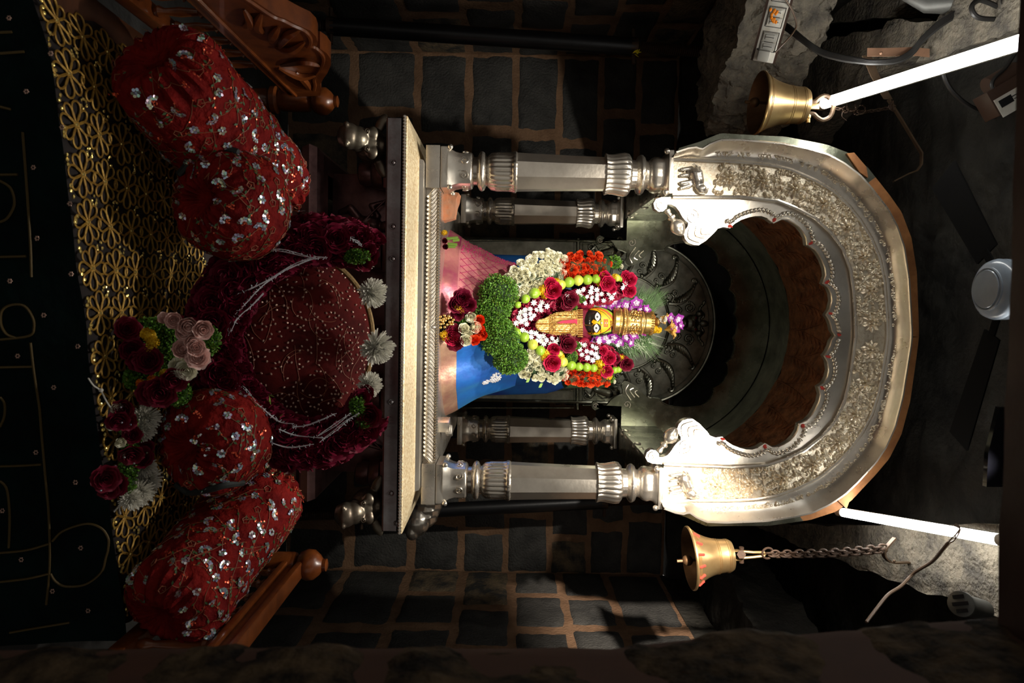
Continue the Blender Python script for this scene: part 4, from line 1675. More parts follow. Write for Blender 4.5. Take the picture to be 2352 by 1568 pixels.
def fm(kind, m, n=3):
    key = (kind, m.name)
    if key not in MESH:
        MESH[key] = []
        for i in range(n):
            if kind == 'rose':
                b = rose_mb(i+1, RO)
            elif kind == 'bud':
                b = rose_mb(i+11, RT)
            elif kind == 'jasmine':
                b = MB()
                np_ = 7+i % 2
                for k in range(np_):
                    a = 2*PI*k/np_
                    d = V((math.cos(a), math.sin(a), 0))
                    n_ = V((-d.y, d.x, 0))
                    b.grid(lambda s, t: d*(t*1.0)+n_*((2*s-1)*.24*math.sin(PI*min(1, t*.85+.15)))+V((0, 0, .25*math.sin(t*2.4)-.10*t*(1-(2*s-1)**2))), 2, 4)
                b.ell((0, 0, .08), (.16, .16, .10), None, 7, 5)
            elif kind == 'marigold':
                b = MB()
                rnd = random.Random(i)
                for k in range(90):
                    z = rnd.uniform(-.2, 1)
                    a = rnd.uniform(0, 6.28)
                    r_ = math.sqrt(max(0, 1-z*z))
                    d = V((r_*math.cos(a), r_*math.sin(a), z))
                    t = d.orthogonal().normalized()
                    e = d.cross(t)
                    p = d*.62
                    q = d*1.0
                    b.add([p-t*.07, p+t*.07, q+t*.14+e*.05, q-t*.14-e*.05, q+d*.05+e*.12], [(0, 1, 2, 3), (3, 2, 4)])
                b.ell((0, 0, 0), .66, None, 10, 7)
            elif kind == 'chrys':
                b = MB()
                rnd = random.Random(i)
                for k in range(270):
                    el = rnd.uniform(-.25, 1.5)
                    a = rnd.uniform(0, 6.28)
                    d = V((math.cos(el)*math.cos(a), math.cos(el)*math.sin(a), math.sin(el)*.75))
                    n_ = V((-math.sin(a), math.cos(a), rnd.uniform(-.5, .5))).normalized()
                    L = rnd.uniform(.80, 1.02)
                    cu = rnd.uniform(.0, .30)
                    b.grid(lambda s, t: d*(L*(.15+.85*t))+n_*((2*s-1)*.075*(1-.5*t*t))+V((0, 0, cu*t*t))+d.cross(n_)*(.05*(2*s-1)**2), 2, 4)
                b.ell((0, 0, .05), (.35, .35, .25), None, 8, 6)
            elif kind == 'orchid':
                b = MB()
                for k in range(5):
                    a = 2*PI*k/5+.3
                    L, wd = (1.0, .34) if k % 2 else (.95, .46)
                    d = V((math.cos(a), math.sin(a), 0))
                    n_ = V((-d.y, d.x, 0))
                    b.grid(lambda s, t: d*(t*L)+n_*((2*s-1)*wd*math.sin(PI*min(1, t*.9+.06)))+V((0, 0, .30*t*t+.10*(2*s-1)**2)), 4, 5, 0)
                    b.grid(lambda s, t: d*(t*L*.5)+n_*((2*s-1)*wd*.5*math.sin(PI*min(1, t*.9+.06)))+V((0, 0, .03+.30*.25*t*t+.10*(2*s-1)**2)), 3, 4, 1)
                b.ell((0, 0, .14), (.16, .2, .16), None, 8, 6, 1)
            elif kind == 'lily':
                b = MB()
                for k in range(6):
                    a = 2*PI*k/6
                    d = V((math.cos(a), math.sin(a), 0))
                    n_ = V((-d.y, d.x, 0))
                    b.grid(lambda s, t: d*(t*.75)+n_*((2*s-1)*.22*math.sin(PI*min(1, t*.95+.05)))+V((0, 0, .75*math.sin(t*1.9)-.08*(1-(2*s-1)**2))), 4, 6)
            elif kind == 'lime':
                b = MB()
                b.lathe([(.02, -1.06), (.12, -1.02), (.45, -.88), (.78, -.60), (.96, -.25), (.99, .05), (.92, .38), (.72, .70), (.42, .92), (.16, 1.03), (.09, 1.10), (.02, 1.12)], 24)
            ms = [m] if kind != 'orchid' else [m, C_ORW]
            MESH[key].append(b.mesh(kind, ms, ang=75))
    return random.choice(MESH[key])


def flower(kind, m, parent, name, p, sc, d=None, j=.35, out=None):
    d = V(d) if d is not None else V((0, -1, .1))
    d = d+V((R(-j, j), R(-j, j)*.5, R(-j, j)))
    return inst(name, fm(kind, m), parent, p, d, sc)


def moss_mb(c, rad, n, leaf=.007, rot=None, seed=1):
    rnd = random.Random(seed)
    mb = MB()
    c = V(c)
    mb.ell(c, tuple(r*.88 for r in rad), rot, 18, 12, 1)
    for k in range(n):
        d = V((rnd.gauss(0, 1), rnd.gauss(0, 1), rnd.gauss(0, 1))).normalized()
        if d.y > .45:
            d.y = -d.y
        q = V((d.x*rad[0], d.y*rad[1], d.z*rad[2]))
        lump = 1+.10*nz((q.x, q.y, q.z), 28, seed)
        q *= rnd.uniform(.84, 1.04)*lump
        if rot is not None:
            q = rot @ q
        p = c+q
        t = V((rnd.gauss(0, 1), rnd.gauss(0, 1), rnd.gauss(0, 1))).normalized()
        o = (d+t*.9).normalized()
        e = o.cross(V((rnd.gauss(0, 1), rnd.gauss(0, 1), rnd.gauss(0, 1)))).normalized()
        s_ = leaf*rnd.uniform(.6, 1.2)
        g = o.cross(e)
        mb.add([p, p+o*s_*.6+e*s_*.55+g*s_*.2, p+o*s_*1.15+e*s_*.15-g*s_*.25, p+o*s_*.9-e*s_*.45+g*s_*.3, p+o*s_*.3-e*s_*.4], [(0, 1, 2), (0, 2, 3), (0, 3, 4)], 2 if rnd.random() < .12 else 0)
    return mb


MM = [C_MOSS, C_MOSSC, C_MOSSY]

# ---- white and orange rose garland with curly green ends
gar = thing('rose_garland', 'white and orange rose garland with curly green ends round the idol', 'garland', G(1150, 745))
for (u, v, ru, rv, tilt, sd) in ((1146, 672, 44, 40, .3, 1), (1132, 712, 40, 32, .2, 2), (1150, 780, 44, 34, -.3, 3), (1172, 822, 38, 36, -.3, 4), (1140, 748, 34, 22, 0, 5)):
    k = Yf(u)/FPX
    part('green_tuft', moss_mb(G(u, v, .02), (rv*k, .06, ru*k), 1900, .0075, Matrix.Rotation(tilt, 3, 'Y'), sd), MM, gar, kind='stuff', ang=180)
WL_ = [(1168, 640), (1185, 618), (1215, 598), (1250, 584), (1280, 586), (1292, 600), (1290, 640), (1262, 640), (1245, 655), (1225, 660), (1215, 680), (1200, 678), (1180, 655)]
WR_ = [(1196, 848), (1208, 825), (1216, 805), (1240, 818), (1255, 838), (1280, 845), (1295, 845), (1290, 868), (1255, 872), (1220, 866), (1200, 862)]
OL_ = [(1293, 592), (1330, 586), (1375, 586), (1398, 605), (1385, 626), (1340, 632), (1310, 634), (1292, 630)]
OR_ = [(1290, 858), (1310, 850), (1350, 855), (1380, 858), (1398, 862), (1392, 878), (1350, 880), (1300, 876)]
for poly, m, rr, nm in ((WL_, C_WHI, .0285, 'white_rose'), (WR_, C_WHI, .0285, 'white_rose'), (OL_, C_ORA, .026, 'orange_rose'), (OR_, C_ORA, .026, 'orange_rose')):
    cu = sum(p[0] for p in poly)/len(poly)
    cv = sum(p[1] for p in poly)/len(poly)
    for (u, v) in fill(poly, 10.2, 6000):
        ed = V(((v-742)*.004, -1, (u-cu)*.004))
        side = (v-cv)/40
        flower('bud' if R(0, 1) < .75 else 'rose', m, gar, nm, G(u, v, .005), rr*R(.85, 1.12), V((side*.6+R(-.2, .2), -1, (u-cu)/90+.15)), .25)
    mb = MB()
    mb.tube([G(min(p[0] for p in poly)+8, cv+(0 if m is C_ORA else (12 if cv < 742 else -8)), -.035), G(cu, cv, -.035), G(max(p[0] for p in poly)-6, cv, -.03)], .055, 10)
    part('garland_core', mb, C_MOSSC, gar)
part('green_tuft', moss_mb(G(1411, 602, -.01), (.03, .028, .034), 420, .0065, None, 7), MM, gar, kind='stuff', ang=180)
part('green_tuft', moss_mb(G(1400, 868, -.015), (.022, .02, .022), 260, .0065, None, 8), MM, gar, kind='stuff', ang=180)
flower('bud', C_WHI, gar, 'white_rose', G(1423, 612, -.01), .018, (-.2, -1, .5))
flower('bud', C_WHI, gar, 'white_rose', G(1407, 876, -.01), .016, (.2, -1, .5))
for (u, v) in ((1216, 868), (1245, 880), (1236, 840), (1252, 590)):
    mb = MB()
    p = G(u, v, .02)
    mb.grid(lambda a, b: p+V((.02*b*(1 if v > 742 else -1)+.006*(2*a-1)*math.sin(PI*b), -.004*b, -.012*b+.004*(2*a-1))), 2, 4)
    part('leaf', mb, C_STEM, gar)
# ---- lime garland with marigold and big roses
lim = thing('lime_garland', 'string of green limes with crimson roses and yellow marigolds', 'garland', G(1290, 742))
LL = [(1189, 700, 8, 0), (1207, 686, 10.5, 0), (1228, 673, 12.5, 0), (1287.5, 654, 12, 1), (1307, 648, 12.3, 0), (1328, 643.5, 12, 1), (1349, 642, 12, 0), (1369, 640, 10.5, 0), (1417, 638, 8.5, 1), (1426, 639, 8, 0),
      (1169, 752, 7, 0), (1185.5, 764, 11, 0), (1204, 774, 12, 0), (1223, 791, 12.5, 1), (1241, 804.6, 11.5, 0), (1285, 812, 9, 1), (1292.6, 831, 12, 1), (1312, 839, 11.5, 0), (1329.6, 842, 10, 0), (1347.5, 843.5, 10.5, 0), (1363.4, 845, 9.5, 0), (1412, 850, 8, 0), (1421, 848.6, 7.5, 0)]
for u, v, r_, y in LL:
    flower('lime', C_LIMY if y else C_LIME, lim, 'lime', G(u, v, .03), r_*Yf(u)/FPX*1.02, (R(-1, 1), R(-1, 1), R(-.4, .4)), .3)
mb = MB()
mb.tube([G(u, v, .025) for u, v, _, _ in LL[:10]], .0016, 5)
mb.tube([G(u, v, .025) for u, v, _, _ in LL[10:]], .0016, 5)
part('string', mb, STRING, lim)
for u, v, r_, m in ((1269.6, 668, 20, C_CRI), (1263, 650, 13, C_CRI), (1306.6, 687.5, 19, C_DMR), (1301, 700, 14, C_DMR), (1393, 649, 17, C_CRI), (1386, 634, 13, C_CRI), (1404, 662, 11, C_CRI), (1444, 643, 16, C_CRI), (1444, 667, 15, C_CRI), (1436, 634, 11, C_CRI),
                    (1267, 831, 19, C_CRI), (1272, 800, 14, C_CRI), (1301.5, 791, 19, C_DMR), (1297, 776, 13, C_DMR), (1392, 851, 14, C_CRI), (1397, 822, 16, C_CRI), (1414, 824, 10, C_DMR), (1438, 834.6, 15, C_DMR), (1384, 806, 11, C_CRI)):
    flower('rose', m, lim, 'crimson_rose' if m is C_CRI else 'dark_red_rose', G(u, v, .035), r_*1.08*Yf(u)/FPX, (R(-.2, .2), -1, R(-.1, .3)), .1)
for u, v, r_ in ((1247, 666, 13), (1251, 677, 10), (1277, 648, 10), (1282, 656, 9), (1382, 629, 8), (1379, 650, 9), (1298, 682, 5), (1255.6, 813, 12), (1250, 821, 9), (1282, 812, 9), (1288, 818, 9), (1378, 836, 12), (1380, 851, 11), (1398, 862, 10), (1428, 821, 8), (1413, 637, 9)):
    flower('marigold', C_YEL, lim, 'yellow_marigold', G(u, v, .03), r_*Yf(u)/FPX, None, .3)
for u, v, a, b in ((1329, 686, .016, .032), (1318, 706, .018, .014), (1314, 819, .028, .026), (1324, 793, .014, .020), (1306, 826, .014, .014)):
    part('green_tuft', moss_mb(G(u, v, .02), (a, .02, b), 330, .006, None, int(u)), MM, lim, kind='stuff', ang=180)
# ---- crimson petal garland with white jasmine
pet = thing('petal_garland', 'crimson petal garland dotted with white star flowers on the chest', 'garland', G(1250, 742, -.04))
PG = [[(1164, 752), (1188, 706), (1214, 690), (1255, 682), (1300, 696), (1316, 712), (1262, 712), (1238, 725), (1218, 738), (1196, 748), (1172, 762)],
      [(1318, 676), (1345, 660), (1400, 652), (1440, 656), (1430, 676), (1398, 690), (1336, 702)],
      [(1178, 758), (1205, 752), (1240, 764), (1300, 774), (1316, 800), (1262, 806), (1226, 788), (1196, 770)],
      [(1316, 786), (1340, 784), (1396, 800), (1440, 824), (1420, 842), (1340, 836), (1320, 812)]]
mb = MB()
for poly in PG:
    for (u, v) in fill(poly, 4.2, 2500):
        c0 = G(u, v, R(0, .02))
        d = V((R(-1, 1), R(-.9, .1), R(-1, 1))).normalized()
        n_ = d.cross(V((R(-1, 1), R(-1, 1), R(-1, 1)))).normalized()
        e = d.cross(n_)
        L, wd = R(.018, .030), R(.007, .012)
        mb.grid(lambda a, b: c0+d*(L*(b-.5))+n_*((2*a-1)*wd*math.sin(PI*min(1, b*.85+.12)))+e*(.006*(2*a-1)**2+.006*math.sin(b*4)), 3, 4)
    for (u, v) in fill(poly, 10, 600):
        mb.ell(G(u, v, -.035), (.026, .028, .026), None, 8, 6)
part('crimson_petals', mb, C_PTL, pet, kind='stuff', ang=75)
JP = [[(1178, 748), (1196, 712), (1222, 694), (1250, 694), (1262, 700), (1240, 722), (1215, 742), (1195, 750)], [(1322, 674), (1345, 658), (1400, 656), (1425, 668), (1400, 688), (1340, 698)],
      [(1196, 756), (1232, 764), (1262, 776), (1290, 778), (1285, 796), (1250, 792), (1215, 774)], [(1328, 790), (1345, 786), (1380, 800), (1400, 812), (1396, 828), (1352, 828), (1332, 812)]]
for poly in JP:
    for (u, v) in fill(poly, 9.5, 1500, 18):
        flower('jasmine', C_JAS, pet, 'white_star_flower', G(u, v, .030), R(.013, .017), (0, -1, .1), .5)
for u, v in ((1302, 676), (1306, 690), (1410, 820), (1398, 784), (1430, 660), (1436, 652), (1420, 792), (1376, 784)):
    flower('jasmine', C_JAS, pet, 'white_star_flower', G(u, v, .05), R(.013, .016), (0, -1, .1), .5)
# ---- orchids round the crown
orc = thing('orchid_spray', 'purple orchids and green needle fronds fanned behind the gold crown', 'flower spray', W(1440, 740, YH+.09))


def GO(u, v, d=0):
    return W(u, v, YH+.06-d)


for u, v, r_ in ((1387, 699, 13), (1411, 692, 15), (1421, 704, 13), (1438, 702, 14), (1452, 708, 12), (1462, 697, 15), (1470, 708, 12), (1484, 711, 12), (1402, 702, 11),
                 (1377, 779, 14), (1392, 776, 13), (1410, 775, 15), (1424, 784, 12), (1437, 776, 15), (1455, 769, 13), (1478, 763, 9), (1447, 787, 11), (1366, 786, 11)):
    flower('orchid', C_ORC, orc, 'purple_orchid', GO(u, v, .02), r_*.0022*1.05, (0, -1, .2), .45)
for u, v, r_ in ((1540, 733, 14), (1556, 733, 15), (1549, 752, 15), (1562, 748, 10), (1546, 742, 11)):
    flower('orchid', C_ORC, orc, 'purple_orchid', GO(u, v, .01), r_*.0022*1.05, (0, -1, .4), .4)
for u, v, r_ in ((1527, 757, 17), (1517, 727, 12), (1536, 762, 12)):
    flower('lily', C_LILY, orc, 'golden_lily', GO(u, v, .02), r_*.0022*1.6, (R(-.3, .3), -.7, .9), .2)
flower('chrys', C_CHR, orc, 'white_flower', GO(1523, 732, .02), .022, (0, -1, .5))
for u, v, m, r_ in ((1497, 750, C_ORM, 7), (1503, 756, C_YEL, 9), (1512, 757, C_YEL, 8), (1499, 727, C_ORM, 6), (1494, 757, C_ORM, 6)):
    flower('marigold', m, orc, 'orange_marigold' if m is C_ORM else 'yellow_marigold', GO(u, v, .02), r_*.0022, None, .3)
mb, mw = MB(), MB()
for k in range(1150):
    sd = -1 if k % 2 else 1
    u = R(1400, 1490) if sd > 0 else R(1440, 1500)
    v = 742+sd*R(20, 52)
    p = GO(u, v, -.03+R(-.02, .01))
    d = V((sd*R(.25, 1.0), R(-.15, .35), R(.15, 1.1))).normalized()
    L = R(.06, .125)
    n_ = d.cross(V((0, 1, 0))).normalized()
    (mb if k % 14 else mw).add([p-n_*.0012, p+n_*.0012, p+d*L+V((0, .01, 0))], [(0, 1, 2)])
part('needle_fronds', mb, C_FERN, orc, kind='stuff', ang=180)
for k in range(90):
    sd = -1 if k % 2 else 1
    mw.ell(GO(R(1400, 1485), 742+sd*R(34, 62), .03), R(.0016, .0030), None, 5, 4)
part('pale_needles', mw, C_BABY, orc, kind='stuff', ang=180)
# ---- flowers held in front
hb = thing('hand_garland', 'knotted flower tassel of white and orange roses at the foot of the idol', 'flower tassel', G(1060, 742, .04))


def GH(u, v, d=.05):
    return W(u, v, Yf(u)-d)


for u, v, r_, m, nm in ((1060, 685, 18, C_MAR, 'maroon_rose'), (1045, 700, 17, C_MAR, 'maroon_rose'), (1072, 700, 17, C_MAR, 'maroon_rose'), (1050, 720, 13, C_MAR, 'maroon_rose'), (1035, 775, 16, C_CRI, 'crimson_rose'), (1046, 785, 16, C_DMR, 'crimson_rose'), (1040, 762, 15, C_DMR, 'crimson_rose'),
                    (1081, 724, 13, C_WHI, 'white_rose'), (1086, 750, 14, C_WHI, 'white_rose'), (1063, 757, 13, C_WHI, 'white_rose'), (1067, 780, 14, C_WHI, 'white_rose'), (1075, 765, 10, C_WHI, 'white_rose'),
                    (1099, 735, 13, C_ORA, 'orange_rose'), (1108, 765, 13, C_ORA, 'orange_rose'), (1095, 762, 12, C_ORA, 'orange_rose'), (1086, 782, 13, C_ORA, 'orange_rose'), (1100, 752, 10, C_ORA, 'orange_rose')):
    flower('bud' if m in (C_WHI, C_ORA) else 'rose', m, hb, nm, GH(u, v, .07), r_*(1.5 if m in (C_WHI, C_ORA) else 1.2)*.00195, (0, -1, .3), .35)
for u, v, r_ in ((1052, 707, 10), (1058, 712, 9), (1021, 768, 10), (1024, 776, 9)):
    flower('marigold', C_YEL, hb, 'yellow_marigold', GH(u, v, .08), r_*.00195, None, .3)
part('green_tuft', moss_mb(GH(1072, 748, .03), (.07, .03, .05), 700, .007, None, 33), MM, hb, kind='stuff', ang=180)
part('green_tuft', moss_mb(GH(1063, 730, .06), (.03, .025, .03), 420, .006, None, 31), MM, hb, kind='stuff', ang=180)
part('green_tuft', moss_mb(GH(1052, 766, .06), (.02, .02, .024), 260, .006, None, 32), MM, hb, kind='stuff', ang=180)
mb = MB()
for u, v in fill([(1008, 722), (1030, 722), (1043, 735), (1040, 745), (1012, 755)], 5.4, 900):
    mb.ell(GH(u, v, .085), .0066, None, 10, 7)
part('gold_beads', mb, GOLD, hb, 'cluster of gold beads')
# ---- left foot of the throne: vermilion block and flower stems
mb = MB()
q0 = W(1035, 475, 3.12)
hexa(mb, [q0+V(c) for c in ((-.06, -.04, -.05), (.07, -.04, -.05), (-.06, .05, -.05), (.07, .05, -.05), (-.06, -.04, .035), (.05, -.04, .02), (-.06, .05, .04), (.05, .05, .02))], (10, 8, 8), .008, 14, 4)
solo('vermilion_paste_lump', mb, SAFF, 'orange vermilion covered lump behind the front left column foot', 'lump', (q0.x, q0.y, q0.z-.05))
fl = thing('flower_bundle', 'small bundle of green stems and dark red petals beside the pink cloth', 'flower bundle', W(1020, 555, 2.99))
mb = MB()
for k, (a, b) in enumerate((((1026, 548), (1052, 546)), ((1028, 560), (1050, 562)), ((1027, 566), (1046, 566)), ((1040, 552), (1055, 550)))):
    mb.tube([W(*a, 2.985), W(*b, 2.985)], .007, 7)
part('green_stem', mb, C_STEM, fl)
for u, v, r_, m in ((1020, 553, 9, C_DMR), (1023, 566, 9, C_DMR)):
    flower('bud', m, fl, 'dark_red_rose', W(u, v, 2.99), r_*.0021, (0, -1, .2))
flower('marigold', C_YEL, fl, 'yellow_marigold', W(1021, 535, 2.995), .013)
mb = MB()
q0 = W(1026, 975, 3.1)
mb.box(q0+V((0, 0, -.01)), (.05, .06, .05), Matrix.Rotation(.3, 3, 'Z'), bev=.006)
mb.box(q0+V((.03, .02, .01)), (.045, .05, .03), Matrix.Rotation(-.4, 3, 'Z'), bev=.006)
solo('silver_box', mb, SILVERP, 'small silver box at the foot of the rear right column', 'box', (q0.x, q0.y, q0.z-.04))


# ================================================================== BED
ZB = .50
bed = thing('wooden_bed', 'varnished carved wooden bed with turned spindle rails', 'bed', (.1, 2.0, 0))
xl, xr = -.80, .99
yfar = 2.66


def edgeY(x):
    return 1.815+.20*x


# left carved panel: outline in the plane x = xl
def WX(u, v, x):
    d = ray(u, v)
    return CAM+d*(x/d.x)


TOPL = [(476, -60), (540, -28), (585, 2), (632, 34), (660, 45), (685, 58), (712, 70), (726, 84), (730, 97), (727, 109), (722, 113), (735, 112), (750, 122), (760, 136), (760, 150), (752, 168), (742, 182), (736, 194), (738, 206), (735, 220), (664, 223)]
pl = [WX(u, v, xl) for u, v in TOPL]
zlow = pl[-1].z
pl[0] = V((xl, 1.35, zlow+.22))
pl.insert(0, V((xl, 1.35, zlow)))
zt = [p.z for p in pl]
mb = MB()
mb.prism(pl, V((-.055, 0, 0)))
pn = part('carved_panel', mb, WOOD, bed, ang=30)
mb = MB()
inn = [p.lerp(V((xl, 2.05, zlow+.09)), .10)+V((.001, 0, 0)) for p in pl[2:-1]]
mb.tube(spline(inn, 4), .007, 6)
mb.tube([V((xl+.002, 1.35, zlow+.035)), V((xl+.002, pl[-1].y-.03, zlow+.035))], .007, 6)
for a, b, c_ in (((690, 66), (660, 75), (640, 110)), ((700, 95), (670, 108), (632, 108)), ((735, 150), (700, 135), (645, 150)), ((728, 170), (690, 170), (640, 155)), ((712, 205), (700, 180), (680, 165)), ((640, 60), (628, 75), (622, 95)), ((600, 30), (590, 50), (605, 75)), ((560, 20), (575, 45), (560, 60))):
    pts = spline([WX(*a, xl)+V((.002, 0, 0)), WX(*b, xl)+V((.010, 0, 0)), WX(*c_, xl)+V((.002, 0, 0))], 6)
    n = len(pts)
    mb.tube(pts, [.012*math.sin(PI*(i+.6)/(n+.2))+.002 for i in range(n)], 6)
part('carved_leaves', mb, WOOD, pn)


def spindle(x, y, z0, z1, r=.013):
    M = Matrix.Translation((x, y, z0))
    h = z1-z0
    mb = MB()
    mb.lathe([(r*.7, 0), (r, .03*h), (r*1.35, .10*h), (r, .16*h), (r*.75, .2*h), (r*1.1, .45*h), (r*.75, .76*h), (r*1.25, .80*h), (r*.8, .84*h), (r*1.4, .89*h), (r*.8, .94*h), (r, h)], 14, M)
    part('spindle', mb, WOOD, bed)


def post(x, y, z1):
    M = Matrix.Translation((x, y, 0))
    mb = MB()
    r = .045
    zz = z1
    mb.lathe([(r*.85, 0), (r*.9, .30), (r*1.0, zz-.36), (r*1.05, zz-.30), (r*.8, zz-.285), (r*1.25, zz-.275), (r*1.25, zz-.255), (r*.82, zz-.245), (r*.98, zz-.235), (r*1.02, zz-.20), (r*1.02, zz-.13), (r*.95, zz-.118), (r*.6, zz-.112),
              (r*1.05, zz-.10), (r*1.28, zz-.075), (r*1.22, zz-.05), (r*.85, zz-.03), (r*.5, zz-.018), (r*.52, zz-.004), (r*.3, zz)], 28, M)
    part('post', mb, WOOD, bed)


py = WX(690, 228, xl-.03)
post(xl-.03, py.y+.02, WX(775, 230, xl-.03).z)
for i in range(9):
    spindle(xl-.03, 1.64+i*.11, .55, zlow+.004)
mb = MB()
mb.box((xl-.03, 2.02, .53), (.05, 1.25, .045), bev=.006)
part('lower_rail', mb, WOOD, bed)
pr = WX(690, 1296, xr)
post(xr, pr.y, WX(753, 1296, xr).z)
zr1, zr0 = W(700, 1300, pr.y).z, W(655, 1300, pr.y).z
mb = MB()
mb.box((xr+.012, (pr.y+1.2)/2, (zr1+zr0)/2), (.04, pr.y-1.2, zr1-zr0), bev=.006)
mb.box((xr+.004, (pr.y+1.2)/2, zr1-.008), (.062, pr.y-1.2, .022), bev=.006)
mb.box((xr+.004, (pr.y+1.2)/2, zr0+.01), (.062, pr.y-1.2, .022), bev=.006)
part('side_rail', mb, WOOD, bed)
for i in range(9):
    spindle(xr+.01, 1.64+i*.11, .55, zr0+.004)
mb = MB()
mb.box((xr+.01, 2.02, .53), (.05, 1.25, .045), bev=.006)
part('lower_rail', mb, WOOD, bed)
mb = MB()
for (x, y) in ((xl+.02, 1.75), (xr-.02, 2.05)):
    mb.box((x, y, .2), (.09, .09, .40), bev=.01)
part('leg', mb, WOODD, bed)
mb = MB()
q = [V((xl+.01, edgeY(xl)+.03, .18)), V((xr-.02, edgeY(xr)+.03, .18)), V((xl+.01, yfar, .18)), V((xr-.02, yfar, .18))]
hexa(mb, q+[p+V((0, 0, .30)) for p in q], (8, 8, 3), .004, 4, 2)
part('mattress', mb, WOODD, bed)
# ---- gold lace cloth on the mattress
xa, xb = xl+.045, xr-.03


def zl(x, y):
    d = max(0, (-.50-x)/.25)
    return ZB+.004-.030*d*d+.006*nz((x, y, 0), 7)


lace = thing('gold_lace_cloth', 'dark lace cloth with looped gold flowers spread on the bed', 'lace cloth', (.1, 2.0, ZB))
mb = MB()


def lf(a, b):
    x = xa+(xb-xa)*a
    e = edgeY(x)
    y = e-.012+(yfar-e+.01)*b
    return V((x, y, zl(x, y)-.002-(.02 if b == 0 else 0)))


mb.grid(lf, 60, 24)
part('net', mb, NETM, lace)
mb, ms = MB(), MB()
sxp, syp = .118, .105
for j in range(7):
    for i in range(-8, 10):
        x = .045+i*sxp
        y0 = edgeY(x)+.045+j*syp
        if not (xa < x < xb) or y0 > yfar-.02:
            continue
        rot = R(-.08, .08)
        for k in range(8):
            a = 2*PI*k/8+rot
            L = .0585 if k % 2 == 0 else .0575
            wd = .0170 if k % 2 == 0 else .0135
            pts = []
            for m in range(14):
                t = 2*PI*m/14
                r_ = L*(.56+.44*math.cos(t))
                w = wd*math.sin(t)*(.35+.65*(r_/L))*1.25
                px, pyy = x+r_*math.cos(a)-w*math.sin(a), y0+r_*math.sin(a)+w*math.cos(a)
                pts.append(V((px, pyy, zl(px, pyy)+.003)))
            mb.tube(pts, .0031, 5, True)
        ms.ell((x, y0, zl(x, y0)+.004), (.006, .006, .003), None, 7, 4)
        for k in range(9):
            a = R(0, 6.28)
            c0 = (x+sxp/2+.012*math.cos(a), y0+syp/2+.012*math.sin(a))
            ms.ell((c0[0], c0[1], zl(*c0)+.004), (.0045, .0045, .0022), Matrix.Rotation(R(-.5, .5), 3, 'X'), 6, 4)
for k in range(150):
    x = xa+(xb-xa)*k/149+R(-.004, .004)
    if k % 6 < 3:
        y = edgeY(x)-.008+R(-.006, .010)
        ms.ell((x, y, zl(x, y)+.004), (.006, .006, .004), Matrix.Rotation(R(-.6, .6), 3, 'X'), 6, 4)
part('lace_flowers', mb, GTHREAD, lace, kind='stuff')
part('sequins', ms, GSEQ, lace, kind='stuff')
# ---- green velvet cover hanging at the near side
vel = thing('velvet_cover', 'dark green velvet cover with gold cord scrolls hanging over the near bed edge', 'bed cover', (.1, 1.8, .0))
en = V((.20, -1, 0)).normalized()     # outward normal of the edge line
e0 = V((0, 1.815-.012, 0))


def velp(x, z, off=0):
    p = V((x, edgeY(x)-.014, z))
    d = (ZB-z)
    o = .012+.10*d+.020*math.sin(x*9+z*3)*min(1, d*5)+.012*nz((x, z, 1), 5)*min(1, d*6)
    return p+en*(o+off)


mb = MB()
mb.grid(lambda a, b: velp(-.80+1.80*a, zl(-.80+1.80*a, 1.8)+.004-.46*b), 90, 40)
part('velvet', mb, GREENV, vel)
mb = MB()


def onvel(u, v, off=.003):
    n = V((.20, -1, -.10)).normalized()
    p = Wp(u, v, V((0, 1.80-.02, .44)), n)
    x, z = p.x, p.z
    for _ in range(5):
        q = velp(x, z, off)
        d = ray(u, v)
        p = CAM+d*((q-CAM).y/d.y)
        x, z = p.x, p.z
    return velp(x, z, off)


CORDS = [[(52, 300), (58, 380), (65, 480), (70, 560), (72, 630)], [(70, 780), (78, 850), (90, 930), (95, 990), (104, 1090), (112, 1180), (114, 1290), (106, 1380)], [(38, 768), (15, 758), (2, 735), (4, 705), (25, 692), (55, 695), (74, 720), (78, 745), (66, 764), (0, 770)],
         [(0, 583), (60, 583)], [(0, 835), (74, 836)], [(0, 1067), (50, 1066), (94, 1063)], [(0, 1261), (60, 1256), (112, 1243)], [(0, 1326), (60, 1320), (112, 1310)],
         [(120, 1237), (145, 1214), (196, 1199), (230, 1208), (248, 1232), (248, 1258), (243, 1277), (232, 1311), (196, 1337), (152, 1340), (128, 1328), (116, 1310)], [(22, 1445), (90, 1434), (160, 1424)], [(0, 116), (55, 114)], [(0, 68), (27, 68)], [(0, 398), (40, 398)], [(0, 412), (25, 430), (33, 465), (18, 495), (0, 505)], [(0, 240), (25, 247)], [(0, 905), (10, 920), (10, 950), (0, 975)], [(0, 1100), (16, 1120), (22, 1180), (20, 1250)]]
for c in CORDS:
    mb = MB()
    pts = spline([(u, v, 0) for u, v in c], 7)
    mb.tube([onvel(p.x, p.y, .004) for p in pts], .0032, 6)
    part('gold_cord', mb, GTHREADD, vel, 'old gold cord')
mb = MB()
for u, v in ((20, 36), (116, 120), (60, 206), (142, 289), (76, 382), (160, 465), (85, 543), (163, 626), (22, 638), (178, 792), (100, 718), (123, 886), (40, 810), (173, 1104), (82, 1036), (185, 1254), (48, 1277), (120, 1350), (202, 1398), (5, 1167)):
    for k in range(6):
        a = k*1.05
        mb.ell(onvel(u+4*math.cos(a), v+4*math.sin(a), .003), (.0026, .0015, .0026), Matrix.Rotation(R(-.6, .6), 3, 'X'), 6, 4)
part('sequins', mb, TSEQ, vel, kind='stuff')


